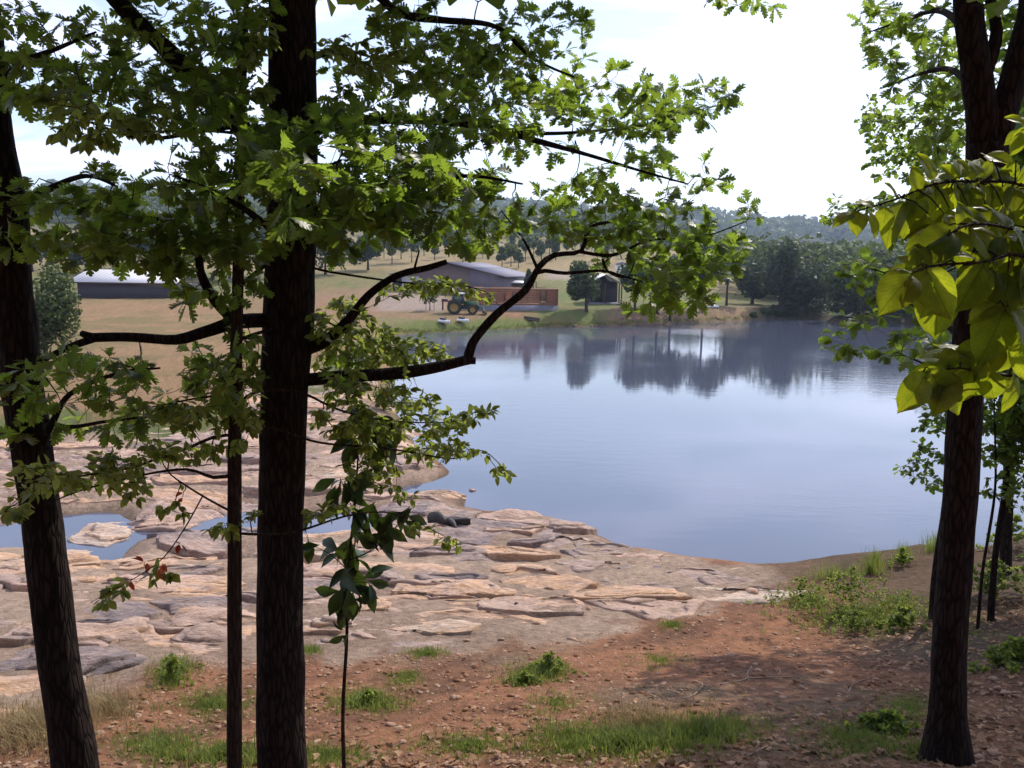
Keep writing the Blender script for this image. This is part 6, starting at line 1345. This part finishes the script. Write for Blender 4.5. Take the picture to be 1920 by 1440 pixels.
A_ = [patch(*a) for a in ((1630, 1075, 50, 8, 70), (1760, 1030, 35, 14, 160), (1640, 1060, 25, 6, 60), (1690, 1050, 20, 10, 60), (1560, 1085, 60, 6, 60))]
blades('shore_grass', 'tall wispy grass at the near water edge on the right', np.vstack(A_), 0.38, 'grass_blade', 0.004, 4, 0.5)
A_ = [patch(*a) for a in ((1030, 1258, 34, 16, 130), (985, 1278, 46, 12, 110), (690, 1318, 60, 16, 160), (1180, 1398, 150, 26, 420), (1320, 1378, 90, 24, 200), (325, 1275, 40, 22, 150), (1600, 1160, 130, 34, 500), (1520, 1130, 70, 20, 200), (420, 1420, 160, 26, 300))]
blades('tall_grass', 'taller green grass standing in tufts on the bank', np.vstack(A_), 0.17, 'grass_blade', 0.0045, 5, 0.75)
# leafy weeds
def weed(u, v, wpx, hpx, n, label, seed, leaf=0.034, mat='small_leaf'):
    b_ = ground(u, v); t = Tree('weed_clump', b_, label, 'weeds', 'green weeds on the bank', seed); r_ = t.r; Y = b_[1]
    w_ = M_(wpx, Y) / 2; h_ = M_(hpx, Y)
    tips = []
    for k in range(n):
        a = r_.uniform(0, 6.283); q = abs(r_.normal(0, 0.62)); f = r_.uniform(0.3, 1.15) * math.exp(-0.7 * q * q)
        x, y = b_[0] + w_ * q * math.cos(a), b_[1] + 0.7 * w_ * q * math.sin(a); z = hgt(x, y)
        foot = np.array([x * 0.85 + b_[0] * 0.15, y * 0.85 + b_[1] * 0.15, z - .01]); t.nodes.append((foot, 0.003)); tips.append(np.array([x, y, z + h_ * f]))
    t.grow(tips, 'small', mat, leaf, per=6, along=16, spread=1.0, thick=0.45, hang=-0.05)
    return t.finish(twig_mat='thin_bark', single=0, crown='leaves')
weed(1590, 1150, 210, 85, 230, 'large bushy clump of green weeds on the right of the soil bank', 201)
weed(1500, 1135, 130, 50, 110, 'low spreading weeds at the left of the bushy clump', 202)
weed(1600, 1185, 150, 40, 90, 'low bright weeds in front of the bushy clump', 203)
weed(1030, 1262, 70, 38, 55, 'small bushy weed in the middle of the soil bank', 204)
weed(985, 1282, 60, 22, 30, 'low weed just left of the small bushy weed', 205)
weed(322, 1280, 60, 50, 50, 'dark bushy weed at the foot of the slabs on the left', 206)
weed(1690, 1062, 40, 34, 22, 'leafy shoots at the water edge left of the forked oak', 207, 0.06)
weed(1860, 1120, 160, 70, 90, 'dark brush on the bank right of the forked oak', 213, 0.07)
weed(1900, 1030, 120, 60, 60, 'brush at the crest of the right bank', 214, 0.07)
weed(1690, 1180, 110, 40, 60, 'shaded weeds left of the forked oak trunk', 215, 0.05)
weed(1900, 1250, 140, 50, 60, 'low dark brush at the right edge of the bank', 216, 0.07)
weed(1650, 1370, 110, 34, 34, 'leafy plant left of the foot of the forked oak', 208, 0.06)
weed(690, 1320, 70, 26, 40, 'low weeds right of the sapling stem', 209)
# rank grass along the far waterline
xs_ = []
for u in np.arange(745, 1440, 1.3):
    d_ = gr_.uniform(-3, 9); q = ground(u, np.interp(u, [745, 900, 1000, 1110, 1250, 1330, 1420, 1560], [624, 619, 613, 610, 606, 602, 597, 592]) - d_ * 0.6); xs_.append(q)
blades('bank_grass', 'rank green grass along the far waterline', np.array(xs_), 0.42, 'grass_blade', 0.02, 5, 0.6)
r2_ = np.random.default_rng(8); xs_ = []
for u in np.arange(520, 760, 2): xs_.append(ground(u + r2_.uniform(-2, 2), r2_.uniform(640, 790)))
for u in np.arange(140, 470, 2): xs_.append(ground(u, r2_.uniform(772, 806)))
blades('field_grass', 'rough grass between the slabs and the brown field', np.array(xs_), 0.3, 'dry_blade', 0.01, 5, 0.6)
for k, (u, v, w_, lb) in enumerate(((1412, 596, 16, 'green bush at the waterline left of the dark clump'), (1438, 592, 24, 'bushy shrub at the waterline beside the dark clump'), (720, 770, 60, 'brown-green bush at the water edge behind the oak branch'), *[(u_, 593 - (k_ % 3), 34 + 7 * (k_ % 4), 'dark bush hanging over the water below the shore trees, number %s from the left' % n_) for k_, (u_, n_) in enumerate(zip((1458, 1484, 1510, 1540, 1572, 1606, 1640, 1680, 1725), ('one', 'two', 'three', 'four', 'five', 'six', 'seven', 'eight', 'nine')))])):
    b_ = ground(u, v); far_tree('shore_bush', b_, M_(w_ * (0.9 if k == 2 else 0.7), b_[1]), M_(w_, b_[1]), lb, seed=220 + k, n=700, size=0.1 if k == 2 else 0.24, mat='far_leaf' if k < 3 else 'far_dark_leaf', trunk=0.02, tr=0.04, cat='bush', group='bushes at the water edge')
for k, (u, v, w_) in enumerate(((1108, 611, 12), (1118, 611, 9), (1188, 608, 12), (1180, 600, 16), (1196, 598, 14), (1168, 596, 12), (1275, 590, 16), (1300, 600, 12), (1345, 597, 14), (1078, 612, 10), (1215, 606, 10), (1160, 606, 9))):
    stone(u, v, w_, 'pale rock at the far waterline, %s from the left' % ORD[sorted((1108, 1118, 1188, 1180, 1196, 1168, 1275, 1300, 1345, 1078, 1215, 1160)).index(u)], 1.2, k, group='rocks at the far waterline')
